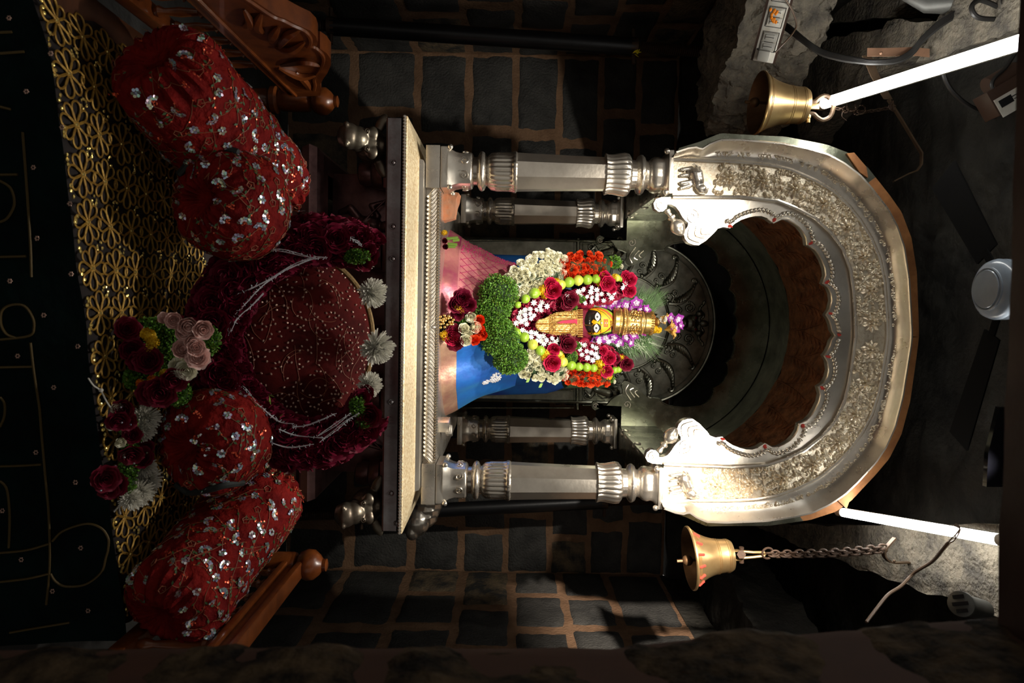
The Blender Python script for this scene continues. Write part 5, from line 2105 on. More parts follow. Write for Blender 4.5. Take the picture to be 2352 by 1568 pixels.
# ---- bolsters
def bolster(name, label, A, B, rad, seed, nflow, puck=.10, cat='bolster', grp=None, zip_=False, ex=7):
    A, B = V(A), V(B)
    ax = (B-A).normalized()
    L = (B-A).length
    e1 = ax.cross(V((0, 0, 1))).normalized()
    e2 = e1.cross(ax)
    rnd = random.Random(seed)

    def P(t, w):
        s = 2*t-1
        r = rad*max(0, 1-abs(s)**ex)**.55
        end = max(0, abs(s)-.62)/.38
        r *= 1+.15*end*math.sin(w*21+2*math.sin(w*3+seed))*(1 if abs(s) < .985 else 0)
        p = A+ax*(L*t)+(e1*math.cos(w)+e2*math.sin(w))*r
        # dimple at the tie
        if abs(s) > .93:
            p -= ax*(math.copysign(1, s)*.05*((abs(s)-.93)/.07)**1.5)
        d = (e1*math.cos(w)+e2*math.sin(w))
        p += d*(.010*nz(p, 5, seed)+.006*nz(p, 14, seed)+.0035*nz(p, 34, seed))*(1-.5*end)
        return p

    root = thing(name, label, cat, A.lerp(B, .5)-V((0, 0, rad)), grp)
    mb = MB()
    # denser rows near the ends
    def tt(a):
        return .5-.5*math.cos(PI*a)*(1-.0)
    mb.grid(lambda a, b: P(tt(a), 2*PI*b), 90, 110, 0, False, True)
    part('velvet_body', mb, REDV, root)

    def N(t, w):
        p = P(t, w)
        a, b = P(min(.999, t+.004), w)-P(max(.001, t-.004), w), P(t, w+.02)-P(t, w-.02)
        n = a.cross(b)
        if n.length < 1e-9:
            n = p-A.lerp(B, .5)
        n.normalize()
        c = A+ax*(L*min(.9, max(.1, t)))
        if n.dot(p-c) < 0:
            n = -n
        return p, n, a.normalized(), n.cross(a).normalized()

    sq, rs, vi, le = MB(), MB(), MB(), MB()

    def disc(mb_, p, n, r):
        n = (n+V((rnd.gauss(0, 1), rnd.gauss(0, 1), rnd.gauss(0, 1)))*.22).normalized()
        a = n.orthogonal().normalized()
        b = n.cross(a)
        p = p+n*.0025
        mb_.add([p+a*(r*math.cos(k*PI/3))+b*(r*math.sin(k*PI/3)) for k in range(6)], [(0, 1, 2, 3, 4, 5)])

    cand = []
    tries = 0
    while len(cand) < nflow and tries < 6000:
        tries += 1
        t, w = rnd.uniform(.04, .96), rnd.uniform(0, 2*PI)
        p, n, a, b = N(t, w)
        if n.dot(CAM-p) < -.05:
            continue
        if all((p-q[0]).length > .040 for q in cand):
            cand.append((p, n, a, b, t, w))
    for p, n, a, b, t, w in cand:
        ph = rnd.uniform(0, 6.28)
        kind = rnd.random()
        if kind < .35:      # fan
            for k in range(8):
                an = ph+k*.42
                rr = .0165
                q = p+a*(rr*math.cos(an))+b*(rr*math.sin(an))
                disc(sq, q, n, .0042)
                disc(sq, p+(q-p)*.62, n, .0036)
            for k in range(8):
                disc(rs, p+a*rnd.uniform(-.006, .006)+b*rnd.uniform(-.006, .006), n, .0022)
        elif kind < .62:    # rosette
            for k in range(6):
                an = ph+k*1.047
                disc(sq, p+a*(.0085*math.cos(an))+b*(.0085*math.sin(an)), n, .0046)
            disc(sq, p, n, .004)
        elif kind < .80:    # champagne ring
            pts = [p+a*(.009*math.cos(k*.628)*(1+.3*(k % 2)))+b*(.009*math.sin(k*.628)*(1+.3*(k % 2)))+n*.0015 for k in range(10)]
            vi.tube(pts, .0016, 4, True)
        else:
            for k in range(10):
                disc(rs, p+a*rnd.gauss(0, .007)+b*rnd.gauss(0, .007), n, .0028)
        # a stem with small leaves
        tt_, ww = t, w
        dt, dw = rnd.uniform(-.012, .012), rnd.choice((-1, 1))*rnd.uniform(.03, .06)
        pts = []
        for k in range(11):
            if not .02 < tt_ < .98:
                break
            p2, n2, a2_, b2_ = N(tt_, ww)
            pts.append(p2+n2*.0012)
            if k in (3, 6, 9) and rnd.random() < .9:
                d = (a2_*rnd.uniform(-1, 1)+b2_*rnd.uniform(-1, 1)).normalized()
                e = n2.cross(d)
                q = p2+n2*.0022
                le.add([q, q+d*.007+e*.0035, q+d*.014, q+d*.007-e*.0035], [(0, 1, 2, 3)])
            if k in (5, 10):
                disc(rs, p2, n2, .0026)
            tt_ += dt
            ww += dw
            dt += rnd.uniform(-.006, .006)
        if len(pts) > 2:
            vi.tube(pts, .0011, 4)
    part('sequin_flowers', sq, SEQ, root, kind='stuff', ang=10)
    part('red_sequins', rs, RSEQ, root, kind='stuff', ang=10)
    part('embroidered_vines', vi, VINE, root, kind='stuff')
    part('embroidered_leaves', le, LEAFE, root, kind='stuff')
    def pick(u, v):
        d = ray(u, v).normalized()
        best = None
        for i in range(1, 60):
            for j in range(90):
                p = P(i/60, 2*PI*j/90)
                c = (p-CAM)
                e = (c.normalized()-d).length*c.length+.12*max(0, c.length-(A+B-2*CAM).length*.5)
                if best is None or e < best[0]:
                    best = (e, i/60, 2*PI*j/90)
        p, n, a, b = N(best[1], best[2])
        return p+n*.002
    return root, N, pick


# left long bolster (lies across the left of the bed)
bolster('bolster', 'long red sequinned bolster along the left side of the bed', W(332, 106, 1.86), W(640, 470, 2.42), .158, 3, 170)
# left short cushion
rt, NN, PC = bolster('cushion', 'round red sequinned cushion with a dark zip between the left bolster and the rose garland', W(445, 450, 1.96), W(615, 492, 2.22), .163, 5, 95, cat='cushion', ex=3.0)
rt2, NN2, PC2 = bolster('cushion', 'round red sequinned cushion with a dark zip between the right bolster and the rose garland', W(412, 1034, 1.97), W(570, 985, 2.22), .163, 8, 90, cat='cushion', ex=3.0)
bolster('bolster', 'long red sequinned bolster along the right side of the bed', W(352, 1440, 1.92), W(635, 1100, 2.46), .150, 11, 170)
# zip bands on the two cushions
for nm, pts in (('cushion', [(392, 402), (420, 385), (440, 372), (452, 352), (480, 345), (520, 345), (548, 352)]), ('cushion.001', [(378, 1132), (410, 1130), (440, 1128), (480, 1120), (520, 1112), (560, 1106)])):
    mb = MB()
    ro = bpy.data.objects[nm]
    dg = [(PC if nm == 'cushion' else PC2)(u, v) for u, v in pts]
    mb.tube(spline(dg, 5), [.004]+[.011]*(len(spline(dg, 5))-2)+[.004], 8)
    part('zip_band', mb, BLACKC, ro)
# ---- round pillow
pn_ = (CAM-W(690, 780, 2.36)).normalized()
pn_ = (pn_+V((-.02, 0, .12))).normalized()
pc = W(690, 788, 2.36)
pu = (EU-pn_*EU.dot(pn_)).normalized()
pv = pn_.cross(pu)
if pv.dot(EV) < 0:
    pv = -pv
PKX = 2.36/FPX


def pil(a, b, side=1):
    """a angle, b 0 centre .. 1 rim"""
    w = 2*PI*a
    ru, rv = 168*PKX, 212*PKX
    cu, cv = math.cos(w), math.sin(w)
    # a little pointed towards the bottom
    k = 1+.10*max(0, -cu)**3-.05*cv*cu
    h = .095*math.sqrt(max(0, 1-b**2.6))
    p = pc+pu*(ru*b*cu*k)+pv*(rv*b*cv)+pn_*(h*side)
    return p+pn_*(.006*nz(p, 7)+.004*nz(p, 16))*(1-b)


pilo = thing('round_pillow', 'round maroon embroidered pillow with gold piping inside the rose garland', 'pillow', pc+V((0, 0, -.28)))
mb = MB()
mb.grid(lambda a, b: pil(a, math.sin(b*PI/2), 1), 90, 26, cu=True)
mb.grid(lambda a, b: pil(a, math.sin(b*PI/2), -.6), 90, 12, cu=True)
part('velvet_body', mb, MARV, pilo)
mb = MB()
mb.tube([pil(k/120, .955)+pn_*.006 for k in range(120)], .0095, 8, True)
part('gold_piping', mb, PIPING, pilo, 'dull gold piping')
mb, mt = MB(), MB()
rnd = random.Random(4)
dots = []


def ppt(x, y, off=.002):
    return pil(math.atan2(y, x)/(2*PI), min(.95, math.hypot(x, y)))+pn_*off


for k in range(9000):
    x, y = rnd.uniform(-.92, .92), rnd.uniform(-.92, .92)
    if math.hypot(x, y) < .92 and all((x-q[0])**2+(y-q[1])**2 > .0085 for q in dots):
        dots.append((x, y))
for x, y in dots:
    an = rnd.uniform(0, 6.28)
    for m_ in range(rnd.choice((1, 2, 2, 3))):
        rt_ = Matrix.Rotation(rnd.uniform(0, 6), 3, pn_)
        mt.ell(ppt(x+.032*math.cos(an+m_*1.9), y+.032*math.sin(an+m_*1.9)), (.0034, .0026, .0048), rt_, 6, 4)
for k in range(46):
    r_, a = math.sqrt(rnd.random())*.9, rnd.random()*6.28
    x, y = r_*math.cos(a), r_*math.sin(a)
    an = rnd.uniform(-.6, .6)+(PI if rnd.random() < .5 else 0)+PI/2
    cu_ = rnd.uniform(-.12, .12)
    pts = []
    for j in range(22):
        if math.hypot(x, y) > .92:
            break
        pts.append(ppt(x, y, .0012))
        x += .020*math.cos(an)
        y += .020*math.sin(an)
        an += cu_+rnd.uniform(-.1, .1)
    if len(pts) > 4:
        mb.tube(pts, .0007, 4)
part('embroidered_vines', mb, VINE, pilo, kind='stuff')
part('champagne_sequins', mt, TSEQ, pilo, kind='stuff')
# ---- maroon rose garland round the pillow
GP = [(848, 580, 2.30), (815, 560, 2.28), (760, 556, 2.25), (690, 556, 2.22), (620, 580, 2.20), (560, 625, 2.18), (520, 680, 2.16), (492, 745, 2.15), (488, 810, 2.15), (505, 865, 2.15), (535, 915, 2.16), (580, 968, 2.18), (640, 1005, 2.20), (700, 1020, 2.22), (760, 1010, 2.25), (810, 980, 2.28), (848, 940, 2.30)]
gp = spline([W(*p) for p in GP], 10)
rad_ = []
for i in range(len(gp)):
    t = i/(len(gp)-1)
    rad_.append(.055+.030*math.sin(PI*min(1, max(0, t)))**.7)
rg = thing('maroon_rose_garland', 'thick maroon rose garland with silver tinsel lying round the maroon pillow', 'garland', W(480, 800, 2.16))
mb = MB()
mb.tube(gp, [r*.80 for r in rad_], 14)
part('garland_core', mb, C_MAR, rg)
LENG = [0]
for a, b in zip(gp, gp[1:]):
    LENG.append(LENG[-1]+(b-a).length)
placed = []
tries = 0
while len(placed) < 100 and tries < 9000:
    tries += 1
    s = random.random()
    i = min(len(gp)-2, int(s*(len(gp)-1)))
    t = (gp[i+1]-gp[i]).normalized()
    tocam = (CAM-gp[i]).normalized()
    a = (tocam-t*tocam.dot(t)).normalized()
    b = t.cross(a)
    w = R(-1.65, 1.65)
    d = a*math.cos(w)+b*math.sin(w)
    p = gp[i]+d*rad_[i]*.62
    if all((p-q).length > .036 for q in placed):
        placed.append(p)
        flower('rose', C_MAR, rg, 'maroon_rose', p, R(.040, .052), d, .25)
mb = MB()
for k in range(1500):
    i = random.randrange(len(gp)-1)
    t = (gp[i+1]-gp[i]).normalized()
    tocam = (CAM-gp[i]).normalized()
    a = (tocam-t*tocam.dot(t)).normalized()
    b = t.cross(a)
    w = R(-1.9, 1.9)
    d0 = a*math.cos(w)+b*math.sin(w)
    c0 = gp[i].lerp(gp[i+1], R(0, 1))+d0*rad_[i]*R(.82, 1.05)
    d = (d0+V((R(-1, 1), R(-1, 1), R(-1, 1)))*.9).normalized()
    n_ = d.cross(t+V((R(-.5, .5), R(-.5, .5), R(-.5, .5)))).normalized()
    e = d.cross(n_)
    L, wd = R(.02, .034), R(.010, .016)
    mb.grid(lambda s_, q: c0+d*(L*(q-.5))+n_*((2*s_-1)*wd*math.sin(PI*min(1, q*.8+.15)))+e*(.007*(2*s_-1)**2+.008*math.sin(q*4)), 3, 3)
part('loose_petals', mb, C_MAR, rg, kind='stuff', ang=75)
for u, v, Y, a, b in ((818, 588, 2.22, .022, .040), (822, 934, 2.22, .030, .024), (836, 968, 2.24, .018, .026)):
    part('green_tuft', moss_mb(W(u, v, Y), (a, .03, b), 420, .0075, None, u), MM, rg, kind='stuff', ang=180)
for u, v, Y, r_, m in ((842, 572, 2.24, .028, C_MAR), (836, 605, 2.24, .026, C_DMR), (848, 950, 2.24, .044, C_DMR), (828, 912, 2.24, .030, C_MAR), (842, 900, 2.26, .026, C_DMR)):
    flower('rose', m, rg, 'maroon_rose', W(u, v, Y), r_, (0, -1, .3), .3)
for u, v, Y, r_ in ((838, 604, 2.26, .030), (852, 672, 2.30, .054), (862, 796, 2.30, .064), (846, 884, 2.28, .046)):
    flower('chrys', C_CHR, rg, 'white_chrysanthemum', W(u, v, Y), r_, (R(-.2, .2), -1, .9), .15)
mb = MB()
TS = [[(520, 755), (540, 725), (570, 690), (600, 660), (640, 630), (680, 605), (722, 592), (750, 592)], [(516, 690), (560, 668), (610, 645), (650, 625), (700, 600), (724, 590)], [(622, 573), (650, 575), (690, 585), (722, 592)], [(525, 770), (545, 730), (580, 700), (605, 675)],
      [(500, 850), (530, 880), (560, 905), (600, 935), (640, 965), (672, 975)], [(480, 868), (520, 905), (560, 950), (590, 985), (625, 1000)], [(672, 978), (700, 978), (735, 965), (770, 950)], [(740, 1010), (775, 985), (800, 965), (824, 950)], [(730, 1002), (770, 975), (805, 948)], [(560, 1000), (600, 1010), (660, 1025), (720, 1020)], [(806, 545), (820, 555), (828, 562)], [(640, 985), (680, 1000), (740, 1005)], [(520, 870), (560, 890), (585, 920)]]
for k, c in enumerate(TS):
    for o in range(2):
        mb.tube(spline([W(u+R(-3, 3), v+R(-3, 3), 2.105+R(-.01, .01)) for u, v in c], 6), .0011, 4)
        for p in spline([W(u+R(-3, 3), v+R(-3, 3), 2.10) for u, v in c], 5):
            if R(0, 1) < .5:
                d = V((R(-1, 1), R(-1, 1), R(-1, 1))).normalized()
                mb.tube([p-d*R(.003, .008), p+d*R(.003, .008)], .0008, 3)
part('silver_tinsel', mb, TINSEL, rg, 'silver tinsel strands')
mb = MB()
for (u, v), (u2, v2) in (((616, 905), (632, 912)), ((612, 918), (624, 925)), ((622, 930), (618, 908)), ((640, 958), (652, 950))):
    p, q = W(u, v, 2.09), W(u2, v2, 2.08)
    n_ = V((0, 0, 1)).cross((q-p).normalized())*.006
    mb.add([p, p.lerp(q, .5)+n_, q, p.lerp(q, .5)-n_], [(0, 1, 2, 3)])
part('green_sprig', mb, C_STEM, rg)
# ---- bouquet knot where the garland closes
bq = thing('rose_bouquet', 'drooping tassel of pink roses, green tufts and maroon roses below the rose garland', 'flower tassel', W(390, 810, 1.98))
for u, v, Y, a, b, s_ in ((345, 775, 2.0, .055, .050, 1), (395, 770, 2.02, .045, .045, 2), (385, 815, 2.0, .04, .045, 3), (345, 860, 1.98, .055, .035, 4), (365, 840, 1.98, .045, .035, 5), (320, 865, 1.98, .035, .03, 6), (478, 782, 2.05, .04, .03, 7), (410, 905, 2.0, .03, .03, 8)):
    part('green_tuft', moss_mb(W(u, v, Y), (a, .045, b), 800, .0078, None, s_+60), MM, bq, kind='stuff', ang=180)
for u, v, r_, m, nm in ((400, 735, .036, C_PNK, 'pink_rose'), (428, 738, .042, C_PNK, 'pink_rose'), (420, 758, .036, C_PNK, 'pink_rose'), (462, 752, .042, C_PNK, 'pink_rose'), (440, 775, .038, C_PNK, 'pink_rose'), (415, 805, .042, C_PNK, 'pink_rose'), (448, 800, .038, C_PNK, 'pink_rose'), (455, 825, .034, C_PNK, 'pink_rose'), (430, 845, .030, C_WHI, 'white_rose'), (380, 735, .026, C_PNK, 'pink_rose'), (405, 838, .024, C_WHI, 'white_rose'),
                      (290, 758, .036, C_DMR, 'maroon_rose'), (345, 830, .040, C_MAR, 'maroon_rose'), (322, 822, .034, C_MAR, 'maroon_rose'), (400, 865, .038, C_DMR, 'maroon_rose'), (372, 895, .044, C_DMR, 'maroon_rose'), (345, 900, .036, C_MAR, 'maroon_rose'), (300, 800, .034, C_MAR, 'maroon_rose')):
    flower('bud' if m is C_PNK and R(0, 1) < .5 else 'rose', m, bq, nm, W(u, v, 1.93), r_, (R(-.3, .3), -1, .5), .4)
for u, v, r_ in ((340, 768, .020), (352, 785, .018), (345, 800, .014), (350, 872, .014), (378, 858, .014), (322, 880, .012), (333, 850, .010)):
    flower('marigold', C_YEL if v < 860 else C_ORM, bq, 'yellow_marigold', W(u, v, 1.925), r_, None, .3)
# ---- small flower string on the right of the lace
br = thing('flower_string', 'short white and maroon flower string tied with white thread on the gold lace', 'flower string', W(300, 1050, 1.86))


def WB(u, v, h=.05):
    p = Wz(u, v, ZB+h)
    return p


for u, v, r_ in ((330, 960, .048), (325, 985, .040), (335, 1100, .046), (318, 1130, .046), (330, 1070, .036), (300, 1145, .034)):
    flower('chrys', C_CHR, br, 'white_chrysanthemum', WB(u, v, .06), r_, (.3, -.8, .8), .2)
for u, v, r_ in ((264, 930, .024), (258, 965, .026), (272, 955, .020), (275, 1010, .022), (282, 1040, .022), (290, 990, .02)):
    flower('bud', C_WHI, br, 'white_bud', WB(u, v, .05), r_, (R(-.5, .5), -.8, .7), .5)
for u, v, r_, m in ((285, 935, .030, C_DMR), (270, 960, .030, C_MAR), (290, 965, .026, C_DMR), (300, 1035, .034, C_DMR), (325, 1055, .034, C_MAR), (305, 1000, .026, C_MAR), (240, 1095, .036, C_DMR), (262, 1110, .036, C_MAR), (250, 1120, .026, C_DMR), (335, 1030, .024, C_MAR)):
    flower('rose', m, br, 'maroon_rose', WB(u, v, .07), r_, (R(-.4, .4), -.9, .6), .4)
for u, v, s_ in ((293, 972, 1), (300, 1015, 2), (295, 1080, 3), (290, 1110, 4)):
    part('green_tuft', moss_mb(WB(u, v, .05), (.026, .026, .022), 300, .007, None, s_+80), MM, br, kind='stuff', ang=180)
mb = MB()
mb.tube(spline([WB(203, 868, .012), WB(215, 885, .015), WB(232, 898, .02), WB(250, 930, .05), WB(300, 1000, .05), WB(310, 1080, .05), WB(280, 1150, .03), WB(262, 1175, .015)], 6), .0022, 5)
mb.ell(WB(232, 896, .02), .006, None, 8, 6)
mb.tube(spline([WB(285, 1150, .03), WB(275, 1165, .02), WB(277, 1180, .012)], 5), .002, 5)
part('white_thread', mb, STRING, br)
mb = MB()
for u, v in ((278, 935), (280, 970), (300, 975), (286, 1050), (308, 1064), (338, 1040), (232, 1126), (265, 1070)):
    mb.ell(WB(u, v, .095), .0028, None, 6, 4)
part('glass_beads', mb, SEQ, br)


# ================================================================== BELLS
def bell(label, mouth, crown, rm, rb, fl, inner_lit, ring):
    mouth, crown = V(mouth), V(crown)
    ax = (crown-mouth)
    L = ax.length
    q = ax.normalized().to_track_quat('Z', 'Y').to_matrix().to_4x4()
    M = Matrix.Translation(mouth) @ q
    t = thing('brass_bell', label, 'bell', mouth)
    prof = [(rm*.97, -.004), (rm, 0), (rm*.995, .006)]
    for k in range(1, 15):
        s = k/14
        r = rb+(rm-rb)*(1-s)**fl
        prof.append((r*(1 if s < .93 else 1-(s-.93)*1.6), L*s))
    out = list(prof)
    out += [(rb*.80, L*1.01), (rb*.5, L*1.03), (rb*.12, L*1.035)]
    mb = MB()
    # double wall: outer skin and an inner skin
    mb.lathe(out, 56, M, 0)
    body = MB()
    vs = []
    n = 56
    pr = out+[]
    for i, (r, z) in enumerate(pr):
        for k in range(n):
            w = 2*PI*k/n
            vs.append(M @ V((r*math.cos(w), r*math.sin(w), z)))
    fs = [(i*n+k, i*n+(k+1) % n, (i+1)*n+(k+1) % n, (i+1)*n+k) for i in range(len(pr)-1) for k in range(n)]
    body.add(vs, fs, 0)
    vs2 = []
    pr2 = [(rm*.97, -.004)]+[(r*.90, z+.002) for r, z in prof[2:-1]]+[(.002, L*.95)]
    for i, (r, z) in enumerate(pr2):
        for k in range(n):
            w = 2*PI*k/n
            vs2.append(M @ V((r*math.cos(w), r*math.sin(w), z)))
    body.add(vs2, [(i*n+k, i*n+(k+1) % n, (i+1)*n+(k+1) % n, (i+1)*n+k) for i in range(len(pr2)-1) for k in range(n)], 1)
    for z in (.10, .13, .62, .66, .86, .90):
        i = z*L
        r = rb+(rm-rb)*(1-z)**fl
        body.tube([M @ V((r*1.002*math.cos(2*PI*k/48), r*1.002*math.sin(2*PI*k/48), i)) for k in range(48)], .0014, 4, True)
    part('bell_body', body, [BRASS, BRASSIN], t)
    mb = MB()
    mb.tube([M @ V((0, 0, L*.94)), M @ V((.006, .004, L*.4)), M @ V((.010, .006, .01))], .006, 8)
    mb.ell(M @ V((.010, .006, -.012)), (.022, .022, .022), None, 14, 10)
    mb.tube([M @ V((.010, .006, -.03)), M @ V((.010, .006, -.055))], .007, 8)
    part('clapper', mb, BRASSIN, t)
    return t, M, L


# left bell hangs behind the arch, right one in front of it
tl, ML, LL1 = bell('brass bell hanging left of the arch in front of the lit stone', W(1741, 237, 3.12), W(1850, 243, 3.12), .137, .078, 2.6, True, 0)
mb = MB()
mb.box(W(1866, 245, 3.12), (.026, .02, .055), bev=.004)
part('crown_loop', mb, BRASS, tl)
mb = MB()
sh = [W(1855, 233, 3.12), W(1870, 234, 3.12), W(1880, 226, 3.12), W(1893, 220, 3.12), W(1906, 226, 3.12), W(1914, 240, 3.12), W(1912, 256, 3.12), W(1905, 270, 3.12), W(1890, 276, 3.12), W(1877, 270, 3.12), W(1868, 262, 3.12), W(1854, 262, 3.12)]
mb.tube(spline(sh, 5), .0105, 8)
part('shackle', mb, STRAP, tl)
mb = MB()
mb.tube([W(1856, 226, 3.12), W(1856, 282, 3.12)], .009, 8)
mb.ell(W(1856, 228, 3.12), (.014, .014, .014), None, 6, 4)
mb.ell(W(1856, 268, 3.12), (.015, .015, .012), None, 6, 4)
part('bolt', mb, BRASS, tl)
tr, MR, LR1 = bell('flared brass bell with red dabs hanging right of the arch', W(1584, 1281, 2.80), W(1680, 1275, 2.80), .128, .066, 2.7, True, 0)
mb = MB()
for s in (-1, 1):
    mb.box(W(1690, 1274+s*10, 2.80), (.006, .022, .045), bev=.002)
part('crown_loop', mb, BRASS, tr)
mb = MB()
mb.tube([W(1703, 1256, 2.80), W(1703, 1292, 2.80)], .010, 10)
mb.tube([W(1703, 1273, 2.77), W(1703, 1273, 2.80)], .018, 6)
part('bolt', mb, RUST, tr)
mb = MB()
mb.tube([W(1705, 1266, 2.80), W(1730, 1268, 2.80), W(1755, 1268, 2.80), W(1757, 1272, 2.80), W(1755, 1276, 2.80), W(1730, 1279, 2.80), W(1705, 1281, 2.80)], .006, 8)
part('shackle', mb, BRASS, tr)
ld = MR.to_3x3().inverted() @ V((-.25, -1, 0))
for k in range(6):
    w = math.atan2(ld.y, ld.x)+(k-2.5)*.42
    mb = MB()
    for j in range(4):
        zz = .016+.006*j
        r_ = .066+(.128-.066)*(1-zz/LR1)**2.7
        mb.ell(MR @ V(((r_+.001)*math.cos(w), (r_+.001)*math.sin(w), zz)), (.006, .006, .006), None, 6, 4)
    part('red_powder_dab', mb, REDP, tr)


def chain(label, pts, link, wire, m, grp=None, dbl=False):
    t = thing('chain', label, 'chain', pts[-1])
    L = sum((V(b)-V(a)).length for a, b in zip(pts, pts[1:]))
    n = int(L/(link*.72))
    qs = resample(spline(pts, 6), n)
    for i in range(n):
        a, b = qs[i], qs[i+1]
        d = (b-a).normalized()
        s = d.orthogonal().normalized()
        s = Matrix.Rotation(i*PI/2+.4, 3, d) @ s
        c = (a+b)/2
        mb = MB()
        mb.tube([c+d*(link*.5*math.cos(w))*1.0+s*(link*.30*math.sin(w)) for w in [2*PI*k/14 for k in range(14)]], wire, 6, True)
        part('link', mb, m, t)
    return t


c1 = chain('thin rusty twisted chain between the left bell and the iron bracket', [W(1912, 248, 3.12), W(1940, 252, 3.12), W(1985, 256, 3.14), W(2030, 250, 3.15), W(2056, 243, 3.15)], .022, .0032, RUST)
mb = MB()
for u, v, r_ in ((1955, 245, .020), (1978, 252, .019), (1942, 252, .013), (1968, 258, .012)):
    c0 = W(u, v, 3.11)
    mb = MB()
    mb.tube([c0+V((r_*math.cos(2*PI*k/18), .004*math.sin(3*k), r_*math.sin(2*PI*k/18))) for k in range(18)], .003, 6, True)
    part('wire_ring', mb, RUST, c1)
mb = MB()
for k in range(3):
    mb.tube(spline([W(2050+R(-8, 6), 235+R(-5, 20), 3.10) for j in range(6)], 5), .003, 5)
mb.tube(spline([W(1935, 258, 3.11), W(1934, 268, 3.11), W(1945, 277, 3.11)], 4), .0014, 5)
part('wire_tie', mb, RUST, c1)
c2_ = chain('double link chain holding the flared right bell', [W(1760, 1270, 2.80), W(1820, 1269, 2.80), W(1900, 1267, 2.80), W(1970, 1262, 2.80), W(2034, 1255, 2.80)], .034, .0045, RUST)
pts = [W(1768, 1274, 2.80), W(1820, 1275, 2.80), W(1900, 1274, 2.80), W(1970, 1270, 2.80), W(2034, 1264, 2.80)]
qs = resample(spline(pts, 6), 20)
for i in range(20):
    d = (qs[i+1]-qs[i]).normalized()
    s = Matrix.Rotation(i*PI/2+1.1, 3, d) @ d.orthogonal().normalized()
    c = (qs[i]+qs[i+1])/2
    mb = MB()
    mb.tube([c+d*(.017*math.cos(w))+s*(.010*math.sin(w)) for w in [2*PI*k/14 for k in range(14)]], .0045, 6, True)
    part('link', mb, RUST, c2_)
mb = MB()
c0 = W(1763, 1270, 2.80)
mb.tube([c0+V((.022*math.cos(2*PI*k/20), .006*math.sin(2*PI*k/20), .024*math.sin(2*PI*k/20))) for k in range(20)], .0045, 7, True)
part('ring', mb, RUST, c2_)


def strap(mb, pts, w, th, side):
    """flat bar following pts, wide along side"""
    side = V(side).normalized()
    vs = []
    pts = [V(p) for p in pts]
    for i, p in enumerate(pts):
        t = (pts[min(i+1, len(pts)-1)]-pts[max(i-1, 0)]).normalized()
        n = t.cross(side).normalized()
        for a, b in ((-1, -1), (1, -1), (1, 1), (-1, 1)):
            vs.append(p+side*(a*w/2)+n*(b*th/2))
    fs = []
    for i in range(len(pts)-1):
        for k in range(4):
            l = (k+1) % 4
            fs.append((i*4+k, i*4+l, i*4+4+l, i*4+4+k))
    fs += [(3, 2, 1, 0), tuple(len(pts)*4-4+k for k in range(4))]
    mb.add(vs, fs)


mb = MB()
bk = [W(1990, 128, 3.10), W(2010, 175, 3.10), W(2040, 228, 3.12), W(2070, 275, 3.14), W(2100, 325, 3.16), W(2117, 352, 3.16), W(2116, 378, 3.16), W(2106, 392, 3.15), W(2085, 400, 3.14), W(2052, 417, 3.12)]
strap(mb, bk[:3], .038, .006, EU)
strap(mb, bk[2:], .030, .006, V((0, 1, .25)))
solo('iron_bracket', mb, STRAP, 'bent flat iron bracket crossing the left tube lamp', 'bracket', bk[0])
mb = MB()
hk = [W(2055, 1235, 2.80), W(2035, 1258, 2.80), W(2030, 1272, 2.80), W(2036, 1284, 2.80), W(2052, 1292, 2.82), W(2090, 1291, 2.86), W(2140, 1290, 2.92), W(2192, 1289, 2.98)]
strap(mb, spline(hk, 4), .026, .006, V((.2, 1, 0)))
mb.ell(W(2054, 1288, 2.80), (.006, .006, .006), None, 8, 5)
solo('iron_hook', mb, STRAP, 'flat iron hook under the right slab that carries the double chain', 'hook', hk[-1])
mb = MB()
strap(mb, [W(1992, 120, 3.0), W(2040, 120, 2.98), W(2095, 118, 2.95), W(2135, 122, 2.92)], .034, .006, EV)
for u in (2024, 2110):
    mb.ell(W(u, 122, 2.95), (.007, .006, .007), None, 8, 5)
solo('copper_strap', mb, COPST, 'reddish metal strap screwed to the stone under the black cables', 'strap', W(2060, 120, 2.96))


# ================================================================== TUBE LAMPS
def tube_lamp(label, a, b, r):
    a, b = V(a), V(b)
    d = (b-a).normalized()
    t = thing('tube_lamp', label, 'lamp', a)
    mb = MB()
    mb.tube([a+d*.03, b-d*.03], r, 20)
    part('glowing_tube', mb, TUBE, t)
    for p, s in ((a, 1), (b, -1)):
        mb = MB()
        mb.tube([p-d*(.01*s), p+d*(.03*s)], r*1.02, 16)
        part('end_cap', mb, PLAST, t)
    mb = MB()
    n = V((0, 1, .35)).normalized()
    mb.box((a+b)/2+n*(r*1.5), ((b-a).length, r*1.5, r*1.0), (d.to_track_quat('X', 'Z').to_matrix()), bev=.002)
    part('lamp_housing', mb, PLAST, t)
    return t


la, lb = W(1885, 240, 3.22), W(2352, 94, 2.16)
tube_lamp('glowing white tube lamp behind the left bell ring and iron bracket', la, la.lerp(lb, 1.25), .0235)
ra_, rb_ = W(1928, 1175, 3.12), W(2312, 1242, 2.22)
tube_lamp('glowing white tube lamp at the right shoulder of the arch', ra_, rb_, .019)
mb = MB()
for k in range(3):
    mb.tube(spline([W(2192+R(-5, 5), 1205+R(-3, 3), 2.34), W(2205, 1216+R(-4, 4), 2.32), W(2200+R(-6, 6), 1228, 2.34), W(2190+R(-8, 3), 1240, 2.36), W(2176, 1250, 2.4)], 5), .0022, 5)
wire = [W(2180, 1244, 2.38), W(2165, 1262, 2.42), W(2140, 1290, 2.55), W(2100, 1315, 2.72), W(2070, 1345, 2.70), W(2040, 1365, 2.66), W(2015, 1395, 2.62), W(1990, 1428, 2.58)]
mb.tube(spline(wire, 6), .0062, 7)
